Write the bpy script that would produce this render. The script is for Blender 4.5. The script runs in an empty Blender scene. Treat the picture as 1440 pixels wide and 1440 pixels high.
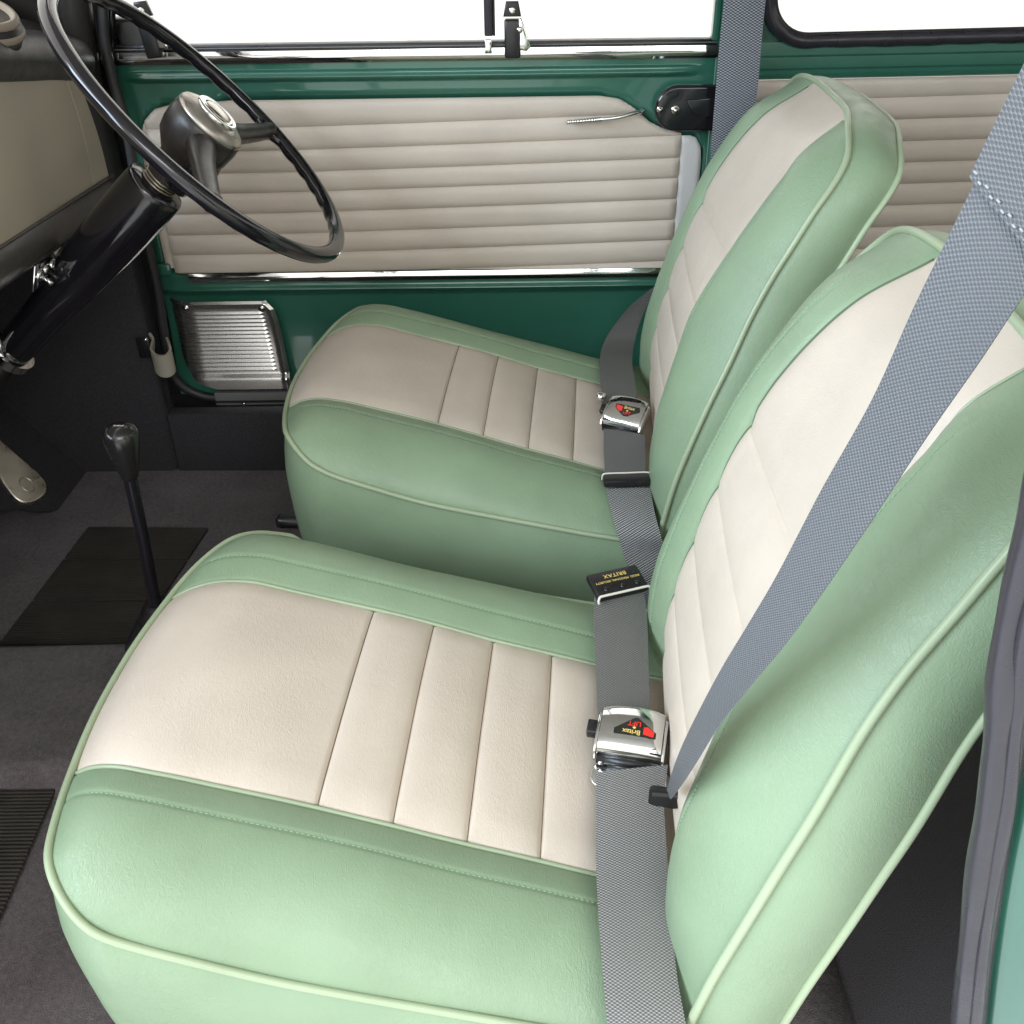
import bpy, bmesh, math
import numpy as np
from mathutils import Vector, Matrix

S = bpy.context.scene
COL = S.collection
Z0 = 0.93                      # camera height above the cabin floor; lengths below are measured from the camera

# ------------------------------------------------------------------ camera
PITCH, ROLL, FPX = math.radians(34), math.radians(.75), 1413.0
_fw = np.array([0, math.cos(PITCH), -math.sin(PITCH)])
_rt0 = np.array([1.0, 0, 0]); _dn0 = np.cross(_fw, _rt0)
_rt = math.cos(ROLL)*_rt0 + math.sin(ROLL)*_dn0
_dn = -math.sin(ROLL)*_rt0 + math.cos(ROLL)*_dn0
cd = bpy.data.cameras.new('camera'); cam = bpy.data.objects.new('camera', cd); COL.objects.link(cam)
cd.sensor_width = 36; cd.lens = 36*FPX/1440; cd.clip_start = .01; cd.clip_end = 200
cam.matrix_world = Matrix(((_rt[0], -_dn[0], -_fw[0], 0), (_rt[1], -_dn[1], -_fw[1], 0), (_rt[2], -_dn[2], -_fw[2], Z0), (0, 0, 0, 1)))
S.camera = cam

# ------------------------------------------------------------------ world, lamps, exposure
wd = bpy.data.worlds.new('World'); S.world = wd; wd.use_nodes = True
bg = wd.node_tree.nodes['Background']; bg.inputs[0].default_value = (1, .965, .90, 1); bg.inputs[1].default_value = 1.12

def area(name, loc, target, sx, sy, power, color):
    l = bpy.data.lights.new(name, 'AREA'); l.shape = 'RECTANGLE'; l.size = sx; l.size_y = sy; l.energy = power; l.color = color
    o = bpy.data.objects.new(name, l); COL.objects.link(o); o.location = loc
    o.rotation_euler = (Vector(target)-Vector(loc)).to_track_quat('-Z', 'Y').to_euler()
    return o
area('added_fill_lamp', (.5, -2.6, 2.5), (0.2, .7, .5), 2.4, 1.4, 40, (.88, .95, 1))  # unseen lamp added on the open door side to give the bolsters sheen
area('added_fill_lamp', (-2.6, -.7, 2.0), (0.2, .85, .55), 2.6, 1.5, 118, (.68, .83, 1))  # unseen cool lamp added ahead of the cabin to brighten the seat backs
S.view_settings.view_transform = 'Standard'; S.view_settings.look = 'None'
S.view_settings.exposure = 0.55; S.view_settings.gamma = 1.0
try: S.view_settings.use_curve_mapping = False
except Exception: pass
S.cycles.use_denoising = True
S.cycles.max_bounces = 10; S.cycles.diffuse_bounces = 5; S.cycles.glossy_bounces = 4; S.cycles.transmission_bounces = 6; S.cycles.transparent_max_bounces = 8
S.cycles.caustics_reflective = False; S.cycles.caustics_refractive = False

# ------------------------------------------------------------------ measuring helper: the point where a photo pixel's line of sight meets a plane
def at(px, py, **k):
    d = _rt*(px-720)/FPX + _dn*(py-720)/FPX + _fw
    if 'd' in k: return d*k['d']
    (a, v), = k.items(); return d*v/d['xyz'.index(a)]

# ------------------------------------------------------------------ materials
def mat(name, color, rough=.5, metal=0, coat=0, spec=.5, sheen=0):
    m = bpy.data.materials.new(name); m.use_nodes = True
    b = m.node_tree.nodes['Principled BSDF']
    b.inputs['Base Color'].default_value = (*color, 1); b.inputs['Roughness'].default_value = rough
    b.inputs['Metallic'].default_value = metal; b.inputs['Coat Weight'].default_value = coat; b.inputs['Coat Roughness'].default_value = .05
    b.inputs['Specular IOR Level'].default_value = spec; b.inputs['Sheen Weight'].default_value = sheen
    return m, m.node_tree, b
def nd(t, typ, **k):
    n = t.nodes.new(typ)
    for a, v in k.items():
        if a.startswith('i_'): n.inputs[a[2:].replace('_', ' ')].default_value = v
        else: setattr(n, a, v)
    return n
def coords(t, scale=(1, 1, 1), rot=(0, 0, 0), kind='Object'):
    tc = nd(t, 'ShaderNodeTexCoord'); mp = nd(t, 'ShaderNodeMapping')
    mp.inputs['Scale'].default_value = scale; mp.inputs['Rotation'].default_value = rot
    t.links.new(tc.outputs[kind], mp.inputs[0]); return mp.outputs[0]
def noise(t, co, scale, detail=2, dist=0, rough=.5):
    n = nd(t, 'ShaderNodeTexNoise'); n.inputs['Scale'].default_value = scale; n.inputs['Detail'].default_value = detail
    n.inputs['Distortion'].default_value = dist; n.inputs['Roughness'].default_value = rough
    t.links.new(co, n.inputs['Vector']); return n.outputs['Fac']
def math_(t, op, a, b=None):
    n = nd(t, 'ShaderNodeMath', operation=op)
    for i, v in enumerate((a, b)):
        if v is None: continue
        if isinstance(v, (int, float)): n.inputs[i].default_value = v
        else: t.links.new(v, n.inputs[i])
    return n.outputs[0]
def ramp(t, fac, stops):
    r = nd(t, 'ShaderNodeValToRGB'); e = r.color_ramp.elements
    while len(e) < len(stops): e.new(.5)
    for x, (p, c) in zip(e, stops): x.position = p; x.color = (*c, 1) if len(c) == 3 else c
    t.links.new(fac, r.inputs[0]); return r.outputs[0]
def bump(t, b, h, strength, dist):
    n = nd(t, 'ShaderNodeBump'); n.inputs['Strength'].default_value = strength; n.inputs['Distance'].default_value = dist
    t.links.new(h, n.inputs['Height']); t.links.new(n.outputs[0], b.inputs['Normal'])

def leather(name, c, rough=.42, grain=1.0, scale=1.0, vary=.06):
    m, t, b = mat(name, c, rough, spec=.42)
    co = coords(t, (1, 1, 1)); st = coords(t, (1.0, .45, .8), (0, 0, .7))
    wr = noise(t, st, 300*scale, 2, 1.2, .5); fine = noise(t, co, 1300*scale, 2); patch = noise(t, co, 9, 3); big = noise(t, co, 55, 3, .5)
    ridge = math_(t, 'POWER', math_(t, 'ABSOLUTE', math_(t, 'SUBTRACT', wr, .5)), .6)
    amp = math_(t, 'ADD', math_(t, 'MULTIPLY', patch, 1.6), -.25)
    h = math_(t, 'ADD', math_(t, 'MULTIPLY', ridge, amp), math_(t, 'MULTIPLY', fine, .10))
    h = math_(t, 'ADD', h, math_(t, 'MULTIPLY', big, .4))
    bump(t, b, h, .62*grain, .0010)
    d = tuple(x*(1-vary) for x in c); u = tuple(min(1, x*(1+vary)) for x in c)
    t.links.new(ramp(t, noise(t, co, 14, 4), [(.3, d), (.7, u)]), b.inputs['Base Color'])
    t.links.new(ramp(t, big, [(.3, (rough-.05,)*3), (.7, (rough+.09,)*3)]), b.inputs['Roughness'])
    return m
M = {}
M['green_leather'] = leather('green_leather', (.23, .315, .200), .38)
M['cream_leather'] = leather('cream_leather', (.585, .505, .42), .44, .9, 1.0, .05)
M['piping'] = leather('piping', (.33, .40, .26), .35, .2)
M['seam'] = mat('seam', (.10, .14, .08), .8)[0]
M['stitch'] = mat('stitch', (.27, .45, .28), .6)[0]
def vinyl(name, c):
    m, t, b = mat(name, c, .5, spec=.35)
    co = coords(t, (1, 1, 1), (0, .7, 0)); h = noise(t, co, 700, 2, .6); st = noise(t, coords(t, (1, 1, .3), (0, .8, 0)), 500, 2)
    bump(t, b, math_(t, 'ADD', h, st), .5, .0006)
    t.links.new(ramp(t, noise(t, co, 8, 3), [(.3, tuple(x*.94 for x in c)), (.7, tuple(x*1.05 for x in c))]), b.inputs['Base Color'])
    return m
M['card'] = vinyl('door_card_vinyl', (.56, .485, .41))
M['card_plain'] = vinyl('plain_vinyl', (.60, .58, .56))
M['dash_vinyl'] = vinyl('dash_vinyl', (.42, .37, .29))
def paint(name, c):
    m, t, b = mat(name, c, .28, coat=.9)
    co = coords(t); bump(t, b, noise(t, co, 260, 2), .04, .0006)
    t.links.new(ramp(t, noise(t, co, 6, 4), [(.35, tuple(x*.9 for x in c)), (.7, tuple(x*1.08 for x in c))]), b.inputs['Base Color'])
    return m
M['paint'] = paint('green_paint', (.028, .125, .085))
def metal(name, c, rough):
    m, t, b = mat(name, c, rough, 1)
    co = coords(t); t.links.new(ramp(t, noise(t, co, 60, 5, .5), [(.35, (rough*.7,)*3), (.75, (rough*1.7,)*3)]), b.inputs['Roughness'])
    bump(t, b, noise(t, co, 90, 3), .05, .001)
    return m
M['chrome'] = metal('chrome', (.82, .82, .81), .07)
M['alu'] = metal('worn_aluminium', (.62, .60, .57), .22)
M['kick'] = mat('ribbed_aluminium', (.86, .84, .80), .27, 1)[0]
M['screw'] = metal('screw_steel', (.75, .73, .68), .2)
M['bronze'] = metal('brushed_alloy', (.50, .465, .42), .34)
def plastic(name, c, rough, sc=500, bs=.1, coat=0):
    m, t, b = mat(name, c, rough, coat=coat)
    co = coords(t); bump(t, b, noise(t, co, sc, 3), bs, .0006)
    t.links.new(ramp(t, noise(t, co, 30, 5), [(.3, (max(.02, rough-.06),)*3), (.75, (rough+.12,)*3)]), b.inputs['Roughness'])
    return m
M['gloss_black'] = plastic('gloss_black', (.010, .009, .012), .12, 120, .12, .4)
M['hub_black'] = plastic('hub_black', (.022, .018, .016), .33, 140, .2)
M['satin_black'] = plastic('satin_black', (.014, .013, .014), .3)
M['rubber'] = plastic('black_rubber', (.022, .021, .023), .5, 200, .4)
M['grey_rubber'] = plastic('grey_seal_rubber', (.032, .029, .036), .30, 60, .8)
M['black_vinyl'] = leather('black_vinyl', (.022, .020, .019), .38, .7, .8)
M['roll_vinyl'] = leather('roll_vinyl', (.05, .043, .038), .4, .5, .8)
M['gold'] = mat('gold_print', (.75, .55, .16), .4)[0]
M['red'] = mat('red_print', (.85, .03, .02), .4)[0]
M['label_black'] = mat('label_black', (.012, .016, .012), .35)[0]
M['headlining'] = vinyl('headlining', (.74, .72, .69))
M['grey_steel'] = plastic('grey_tread', (.16, .16, .155), .42)
def glass():
    m = bpy.data.materials.new('window_glass'); m.use_nodes = True; t = m.node_tree; t.nodes.clear()
    o = nd(t, 'ShaderNodeOutputMaterial'); tr = nd(t, 'ShaderNodeBsdfTransparent'); g = nd(t, 'ShaderNodeBsdfGlossy'); g.inputs['Roughness'].default_value = .02
    f = nd(t, 'ShaderNodeFresnel'); f.inputs[0].default_value = 1.45; x = nd(t, 'ShaderNodeMixShader')
    tr.inputs[0].default_value = (.985, .99, .99, 1)
    t.links.new(f.outputs[0], x.inputs[0]); t.links.new(tr.outputs[0], x.inputs[1]); t.links.new(g.outputs[0], x.inputs[2]); t.links.new(x.outputs[0], o.inputs[0])
    return m
M['glass'] = glass()
def carpet():
    m, t, b = mat('carpet', (.03, .027, .028), .95, spec=.15, sheen=.15)
    co = coords(t); n1 = noise(t, co, 900, 2); n2 = noise(t, co, 12, 4, .4); n3 = noise(t, co, 160, 3)
    f = math_(t, 'ADD', math_(t, 'MULTIPLY', n1, .5), math_(t, 'ADD', math_(t, 'MULTIPLY', n2, .3), math_(t, 'MULTIPLY', n3, .3)))
    t.links.new(ramp(t, f, [(.35, (.066, .056, .058)), (.55, (.148, .127, .131)), (.75, (.245, .215, .218))]), b.inputs['Base Color'])
    bump(t, b, math_(t, 'ADD', n1, n3), .9, .002)
    return m
M['carpet'] = carpet()
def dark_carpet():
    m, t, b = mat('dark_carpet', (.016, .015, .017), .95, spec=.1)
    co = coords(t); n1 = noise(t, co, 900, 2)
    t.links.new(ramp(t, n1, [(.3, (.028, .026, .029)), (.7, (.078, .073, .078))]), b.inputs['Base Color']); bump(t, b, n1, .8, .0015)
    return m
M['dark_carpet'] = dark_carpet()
def ribbed():
    m, t, b = mat('ribbed_rubber', (.02, .018, .015), .55)
    co = coords(t); w = nd(t, 'ShaderNodeTexWave', wave_type='BANDS', bands_direction='Y'); w.inputs['Scale'].default_value = 62; w.inputs['Distortion'].default_value = .15
    t.links.new(co, w.inputs[0]); bump(t, b, w.outputs['Fac'], .7, .0014)
    t.links.new(ramp(t, noise(t, co, 18, 4, .6), [(.3, (.040, .035, .030)), (.75, (.066, .057, .048))]), b.inputs['Base Color'])
    return m
M['ribbed'] = ribbed()
def webbing(name, lo, hi, p=.0026):
    m, t, b = mat(name, hi, .55, spec=.35)
    tc = nd(t, 'ShaderNodeTexCoord'); sp = nd(t, 'ShaderNodeSeparateXYZ'); t.links.new(tc.outputs['UV'], sp.inputs[0])
    k = 2*math.pi/p
    su = math_(t, 'SINE', math_(t, 'MULTIPLY', sp.outputs[0], k*.68)); sv = math_(t, 'SINE', math_(t, 'MULTIPLY', sp.outputs[1], k))
    w = math_(t, 'ADD', math_(t, 'MULTIPLY', math_(t, 'MULTIPLY', su, sv), .5), .5)
    w = math_(t, 'MULTIPLY', w, .92)
    mp = nd(t, 'ShaderNodeMapping'); mp.inputs['Scale'].default_value = (1, 1, 1); t.links.new(tc.outputs['UV'], mp.inputs[0])
    nz = noise(t, mp.outputs[0], 900, 2); w2 = math_(t, 'ADD', w, math_(t, 'MULTIPLY', math_(t, 'SUBTRACT', nz, .5), .25))
    t.links.new(ramp(t, w2, [(.25, lo), (.62, tuple(.45*a+.55*b_ for a, b_ in zip(lo, hi))), (.85, hi)]), b.inputs['Base Color'])
    bump(t, b, w2, .9, .0009)
    return m
M['web'] = webbing('grey_webbing', (.10, .098, .095), (.36, .355, .34), .0023)
M['web_dark'] = webbing('dark_webbing', (.08, .078, .073), (.27, .265, .25), .0023)
M['web_blue'] = webbing('blue_grey_webbing', (.11, .117, .127), (.215, .225, .24), .0023)
M['web_bw'] = webbing('salt_webbing', (.012, .012, .013), (.55, .55, .54), .0030)

# ------------------------------------------------------------------ object helpers
def tag(o, label=None, cat=None, group=None, kind=None):
    for k, v in (('label', label), ('category', cat), ('group', group), ('kind', kind)):
        if v: o[k] = v
    return o
def thing(name, label, cat, loc=(0, 0, 0), group=None, rz=0):
    o = bpy.data.objects.new(name, None); COL.objects.link(o); o.empty_display_size = .05
    o.location = (loc[0], loc[1], loc[2]+Z0); o.rotation_euler = (0, 0, rz)
    return tag(o, label, cat, group)
def wloc(o):
    v = Vector((0, 0, 0))
    while o is not None: v = v+o.location; o = o.parent
    return v
def obj(name, V, F, m, parent=None, smooth=True, uv=None, local=False, mats=None, fm=None, sharp=None):
    me = bpy.data.meshes.new(name)
    off = Vector((0, 0, 0)) if local else (Vector((0, 0, Z0))-(wloc(parent) if parent else Vector((0, 0, 0))))
    me.from_pydata([tuple(Vector(v)+off) for v in V], [], [tuple(f) for f in F])
    me.materials.append(m)
    if mats:
        for x in mats: me.materials.append(x)
    if fm is not None: me.polygons.foreach_set('material_index', fm)
    me.polygons.foreach_set('use_smooth', [smooth]*len(me.polygons))
    if uv is not None:
        l = me.uv_layers.new(name='UVMap')
        for lp in me.loops: l.data[lp.index].uv = uv[lp.vertex_index]
    me.update()
    if smooth and sharp is not None: me.set_sharp_from_angle(angle=math.radians(sharp))
    o = bpy.data.objects.new(name, me); COL.objects.link(o); o.parent = parent
    return o
def join(*parts):
    V, F = [], []
    for v, f in parts:
        n = len(V); V += [tuple(p) for p in v]; F += [tuple(i+n for i in q) for q in f]
    return V, F
def grid(fn, us, vs, flip=False):
    V = [fn(u, v) for u in us for v in vs]; n = len(vs); F = []
    for i in range(len(us)-1):
        for j in range(n-1):
            q = (i*n+j, i*n+j+1, (i+1)*n+j+1, (i+1)*n+j)
            F.append(q[::-1] if flip else q)
    return V, F
def smoothpath(P, n=6, closed=False):
    P = [np.array(p, float) for p in P]; out = []; N = len(P)
    for i in range(N if closed else N-1):
        g = lambda k: P[k % N] if closed else P[min(max(k, 0), N-1)]
        a, b, c, d = g(i-1), g(i), g(i+1), g(i+2)
        for s in range(n):
            t = s/n; out.append(.5*((2*b)+(c-a)*t+(2*a-5*b+4*c-d)*t*t+(3*b-a-3*c+d)*t**3))
    if not closed: out.append(P[-1])
    return out
def tube(P, r, n=10, closed=False, squash=None, cap=True):
    P = [np.array(p, float) for p in P]; N = len(P); V, F = [], []
    rr = r if hasattr(r, '__len__') else [r]*N
    prev = None
    for i in range(N):
        a = P[(i-1) % N] if (closed or i > 0) else P[i]; b = P[(i+1) % N] if (closed or i < N-1) else P[i]
        t = b-a; t = t/(np.linalg.norm(t)+1e-12)
        if prev is None:
            h = np.array([0, 0, 1.]) if abs(t[2]) < .9 else np.array([1., 0, 0]); e = np.cross(t, h)
        else: e = prev-t*np.dot(prev, t)
        e /= np.linalg.norm(e); prev = e; g = np.cross(t, e)
        for k in range(n):
            an = 2*math.pi*k/n; c, s = math.cos(an), math.sin(an)
            q = squash or (1, 1)
            V.append(P[i]+rr[i]*(e*c*q[0]+g*s*q[1]))
    for i in range(N if closed else N-1):
        j = (i+1) % N
        for k in range(n): F.append((i*n+k, i*n+(k+1) % n, j*n+(k+1) % n, j*n+k))
    if cap and not closed: F += [tuple(range(n))[::-1], tuple((N-1)*n+k for k in range(n))]
    return V, F
def frame(ax):
    ax = np.array(ax, float); ax /= np.linalg.norm(ax)
    h = np.array([0, 0, 1.]) if abs(ax[2]) < .9 else np.array([1., 0, 0])
    e = np.cross(ax, h); e /= np.linalg.norm(e); return e, np.cross(ax, e), ax
def lathe(o, ax, prof, n=28, fr=None):
    e, g, a = fr or frame(ax); o = np.array(o, float); V, F = [], []
    for (r, h) in prof:
        for k in range(n):
            t = 2*math.pi*k/n; V.append(o+a*h+r*(e*math.cos(t)+g*math.sin(t)))
    for i in range(len(prof)-1):
        for k in range(n): F.append((i*n+k, i*n+(k+1) % n, (i+1)*n+(k+1) % n, (i+1)*n+k))
    F += [tuple(range(n))[::-1], tuple((len(prof)-1)*n+k for k in range(n))]
    return V, F
def box(c, s, bev=.001, axes=None, seg=2):
    bm = bmesh.new(); bmesh.ops.create_cube(bm, size=1)
    for v in bm.verts: v.co = Vector((v.co.x*s[0], v.co.y*s[1], v.co.z*s[2]))
    if bev: bmesh.ops.bevel(bm, geom=bm.edges[:], offset=min(bev, min(s)*.45), segments=seg, affect='EDGES', profile=.5)
    A = axes or (np.array([1., 0, 0]), np.array([0, 1., 0]), np.array([0, 0, 1.])); c = np.array(c, float)
    V = [c+A[0]*v.co.x+A[1]*v.co.y+A[2]*v.co.z for v in bm.verts]; F = [[v.index for v in f.verts] for f in bm.faces]
    bm.free(); return V, F
def prism(poly, o, ex, ey, ez, h, bev=0):
    """a 2-D outline in the plane (ex, ey) at o, given thickness h along ez, its front edge bevelled"""
    bm = bmesh.new(); vs = [bm.verts.new((x, y, 0)) for x, y in poly]; f = bm.faces.new(vs)
    r = bmesh.ops.extrude_face_region(bm, geom=[f]); top = [g for g in r['geom'] if isinstance(g, bmesh.types.BMVert)]
    for v in top: v.co.z = h
    if bev:
        ed = [e for e in bm.edges if all(abs(v.co.z-h) < 1e-9 for v in e.verts)]
        bmesh.ops.bevel(bm, geom=ed, offset=bev, segments=3, affect='EDGES', profile=.5)
    bmesh.ops.recalc_face_normals(bm, faces=bm.faces[:]); bm.verts.index_update()
    o = np.array(o, float); V = [o+ex*v.co.x+ey*v.co.y+ez*v.co.z for v in bm.verts]; F = [[v.index for v in f.verts] for f in bm.faces]
    bm.free(); return V, F
def rounded(x0, y0, x1, y1, r, n=6):
    r = r if hasattr(r, '__len__') else [r]*4; out = []
    for (cx, cy, a0, q) in ((x1, y1, 0, 0), (x0, y1, 90, 1), (x0, y0, 180, 2), (x1, y0, 270, 3)):
        rr = r[q]; sx = 1 if cx == x1 else -1; sy = 1 if cy == y1 else -1
        for k in range(n+1):
            a = math.radians(a0+90*k/n); out.append((cx-sx*rr+rr*math.cos(a), cy-sy*rr+rr*math.sin(a)))
    return out
def lettering(txt, size, o, ex, ey, ez, depth=.0001, spacing=1.0, shear=0):
    cu = bpy.data.curves.new('t', 'FONT'); cu.body = txt; cu.size = size; cu.align_x = 'CENTER'; cu.align_y = 'CENTER'; cu.space_character = spacing; cu.shear = shear; cu.offset = size*.012
    ob = bpy.data.objects.new('t', cu); COL.objects.link(ob)
    dg = bpy.context.evaluated_depsgraph_get(); me = ob.evaluated_get(dg).to_mesh()
    o = np.array(o, float); V = [o+ex*v.co.x+ey*v.co.y+ez*depth for v in me.vertices]; F = [list(p.vertices) for p in me.polygons]
    ob.evaluated_get(dg).to_mesh_clear(); bpy.data.objects.remove(ob); bpy.data.curves.remove(cu)
    return V, F
def tab(x, T):
    return float(np.interp(x, [p[0] for p in T], [p[1] for p in T]))
def stab(T, n=400):
    """smoothed lookup of a table"""
    xs = np.array([p[0] for p in T], float); X = np.linspace(xs[0], xs[-1], n); Y = np.interp(X, xs, [p[1] for p in T])
    k = np.hanning(31); k /= k.sum(); Yp = np.pad(Y, 15, mode='reflect', reflect_type='odd'); Y = np.convolve(Yp, k, mode='valid')
    return lambda x: float(np.interp(x, X, Y))
def gau(x, s): return math.exp(-(x/s)**2)
def sm(x, a, b):
    t = min(1, max(0, (x-a)/(b-a))); return t*t*(3-2*t)

# ================================================================== THE SETTING
V, F = [(-30, -30, -1.25), (30, -30, -1.25), (30, 30, -1.25), (-30, 30, -1.25)], [(0, 1, 2, 3)]
gm, gt, gb = mat('pale_ground', (.8, .8, .8), .6); gt.links.new(ramp(gt, noise(gt, coords(gt), 2, 4), [(.3, (.76, .76, .76)), (.7, (.84, .84, .84))]), gb.inputs['Base Color'])
tag(obj('ground', V, F, gm), kind='structure')
# cabin floor: low tunnel down the middle, carpeted
def floor_pt(x, y):
    z = -.93+.035*(sm(y, .79, .82)-sm(y, 1.02, 1.05)); z += .0015*math.sin(x*9+y*5); return (x, y, z)
xs = np.linspace(-1.25, 1.9, 60); ys = sorted(set(np.round(np.concatenate([np.linspace(.27, 1.56, 40), np.linspace(.78, .83, 9), np.linspace(1.01, 1.06, 9)]), 4)))
V, F = grid(floor_pt, xs, ys, True)
tag(obj('rear_floor', *box((.95, .92, -.886), (1.3, 1.26, .012), .004), M['dark_carpet']), 'separate darker sheet over the floor behind the seats', kind='structure')  # separate darker sheet laid on top of the rear part of the floor
tag(obj('floor', V, F, M['carpet']), 'charcoal carpet over the cabin floor and low tunnel', kind='structure')

YD = 1.55
def zr(px, row, y=YD): return float(at(px, row, y=y)[2])
# ---- car body shell: everything fixed that frames the cabin
body = thing('car_shell', 'dark green painted car shell with sills, pillars and pale headlining around the cabin', 'car body', (0, .92, -.93))
Fl = lambda a, b: (a, b)
V, F = box((.55, .92, .27), (2.4, 1.36, .03), .01); obj('roof', V, F, M['headlining'], body)
V, F = box((-1.2, .92, -.55), (.03, 1.36, .80), .005); obj('bulkhead', V, F, M['dark_carpet'], body)
V, F = box((-.93, .275, -.59), (.58, .03, .70), .004); obj('footwell_side', V, F, M['dark_carpet'], body)
V, F = box((-.905, 1.556, -.60), (.63, .068, .70), .012); obj('footwell_side', V, F, M['dark_carpet'], body)
V, F = box((-.615, 1.575, -.10), (.10, .05, .32), .01); obj('hinge_pillar', V, F, M['black_vinyl'], body)
V, F = box((-.575, 1.585, -.58), (.13, .03, .74), .006); obj('hinge_pillar', V, F, M['satin_black'], body)
V, F = box((.35, 1.605, -.86), (1.95, .03, .16), .006); obj('outer_sill', V, F, M['paint'], body)
V, F = box((1.9, .92, -.5), (.03, 1.36, .9), .005); obj('rear_bulkhead', V, F, M['dark_carpet'], body)
V, F = join(box((.95, .92, -.80), (.03, 1.28, .27), .005), box((.95+.45, .92, -.66), (.9, 1.28, .03), .01)); obj('heelboard', V, F, M['dark_carpet'], body)
V, F = box((1.20, .275, -.58), (1.40, .03, .76), .01); obj('near_quarter', V, F, M['paint'], body)
# far sill: carpeted upstand, grey tread strip
V, F = box((.33, 1.537, -.876), (1.84, .03, .118), .004); obj('sill_carpet', V, F, M['dark_carpet'], body)
pL = at(299, 556, y=1.51)
def strip(x0, x1, pts, nx=2):
    V = []; F = []
    for x in np.linspace(x0, x1, nx):
        for (y, z) in pts: V.append((x, y, z))
    n = len(pts)
    for i in range(nx-1):
        for j in range(n-1): F.append((i*n+j, (i+1)*n+j, (i+1)*n+j+1, i*n+j+1))
    return V, F
zt = zr(350, 552, 1.52); zb = zr(350, 577, 1.50)
V, F = box((pL[0]+.45, 1.525, (zt+zb)/2), (.9, .012, zt-zb), .0015)
V2, F2 = box((pL[0]+.45, 1.5165, (zt+zb)/2-.0035), (.9, .006, .0015), 0)
o = obj('tread_strip', *join((V, F)), M['grey_steel'], body, sharp=40)
obj('groove', V2, F2, M['satin_black'], o, False)
p = at(343, 568, y=1.5185); V, F = lathe((p[0], 1.519, p[2]), (0, -1, 0), [(.0035, 0), (.0032, .0014), (.0018, .0024), (.0002, .0026)], 14); obj('rivet', V, F, M['screw'], o)

# A-post, near windscreen corner: black vinyl-wrapped
V, F = tube(smoothpath([(-.545, 1.54, .25), (-.575, 1.535, -.02), (-.598, 1.53, -.22), (-.606, 1.535, -.32), (-.606, 1.545, -.42), (-.606, 1.56, -.52)], 8), .028, 16, squash=(1.0, 1.0))
obj('windscreen_pillar', V, F, M['black_vinyl'], body)
V, F = tube(smoothpath([(-.62, 1.53, -.225), (-.66, 1.49, -.175), (-.72, 1.40, -.14), (-.76, 1.2, -.13), (-.77, .9, -.13), (-.76, .6, -.13)], 8), .036, 16)
obj('scuttle_trim', V, F, M['black_vinyl'], body)
V, F = tube(smoothpath([at(a, b, y=1.532) for a, b in ((190, -260), (150, -60), (146, 40), (158, 110), (176, 170), (192, 260), (207, 340), (222, 408), (230, 462), (240, 516), (256, 542), (284, 556), (312, 560))], 8), .0075, 12)
obj('door_seal', V, F, M['rubber'], body)

# near side: B-post with its draught seal, foreground right
post = body
sealp = [(1352, 1480), (1362, 1360), (1380, 1220), (1398, 1100), (1408, 1000), (1420, 890), (1448, 770), (1475, 640), (1500, 480), (1515, 300)]
SP = smoothpath([at(a, b, y=.30) for a, b in sealp], 8)
wob = [.0012*math.sin(i*.19)+.0010*math.sin(i*.47+1)+.004*gau(i-48, 5) for i in range(len(SP))]
P1_ = [p+np.array([w*.4, w*.8, 0]) for p, w in zip(SP, wob)]
P2_ = [p+np.array([.0085+w*.3, .004, 0]) for p, w in zip(SP, wob)]
P3_ = [p+np.array([.004, -.0052+w*.3, 0]) for p, w in zip(SP, wob)]
V, F = join(tube(P1_, [.0066+.0007*math.sin(i*.5)*math.sin(i*.13) for i in range(len(SP))], 14), tube(P2_, .0058, 12), tube(P3_, [.0034+.0005*math.sin(i*.37) for i in range(len(SP))], 10))
o = obj('draught_seal', V, F, M['grey_rubber'], body); o['label'] = 'wrinkled grey rubber draught seal on the near post'
def npost(s, k):
    p = SP[s]; prof = [(.009, .006), (.0125, -.002), (.016, -.006), (.036, -.008), (.041, -.010), (.046, -.007), (.30, -.004)]
    return (p[0]+prof[k][0], p[1]+prof[k][1], p[2])
V, F = grid(npost, range(len(SP)), range(7)); obj('near_pillar', V, F, M['paint'], body)

# ---- far B-post between the two side windows
def bpost_profile():
    return [(.300, 1.552), (.302, 1.543), (.310, 1.540), (.335, 1.540), (.350, 1.542), (.352, 1.556)]
V = []; F = []; zz = np.linspace(-.80, .26, 30); pf = bpost_profile()
for z in zz:
    for (x, y) in pf: V.append((x+.0, y+.00, z))
for i in range(len(zz)-1):
    for j in range(len(pf)-1): F.append((i*6+j, i*6+j+1, (i+1)*6+j+1, (i+1)*6+j))
obj('centre_pillar', V, F, M['paint'], body, sharp=30)

# ================================================================== FAR DOOR
door = thing('car_door', 'green far side car door with cream pleated card, chrome strips and sliding glass', 'car door', (-.12, YD, -.80))
zg = zr(700, 58); zc0 = zr(700, 66); zc1 = zr(700, 84); zk1 = zr(700, 98); zk2 = zr(700, 108); zp = zr(700, 136)
zl0 = zr(700, 377); zl1 = zr(700, 391); zl2 = zr(700, 402); zl3 = zr(700, 416); zbot = -.792
XL, XR = -.566, .300
def door_top_edge(x):
    """upper outline of the recess that holds the card"""
    pts = [(-.56, -.40), (-.535, -.345), (-.515, -.326), (-.49, -.320), (-.40, zr(470, 138)), (zx(840), zr(840, 133)), (zx(868), zr(868, 137)), (zx(890), zr(890, 151)), (zx(912), zr(912, 170)), (zx(935), zr(935, 181)), (zx(960), zr(960, 186)), (zx(978), zr(978, 192)), (zx(986), zr(986, 205)), (zx(990), zr(990, 240))]
    return tab(x, pts)
def zx(px): return float(at(px, 200, y=YD)[0])
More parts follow.
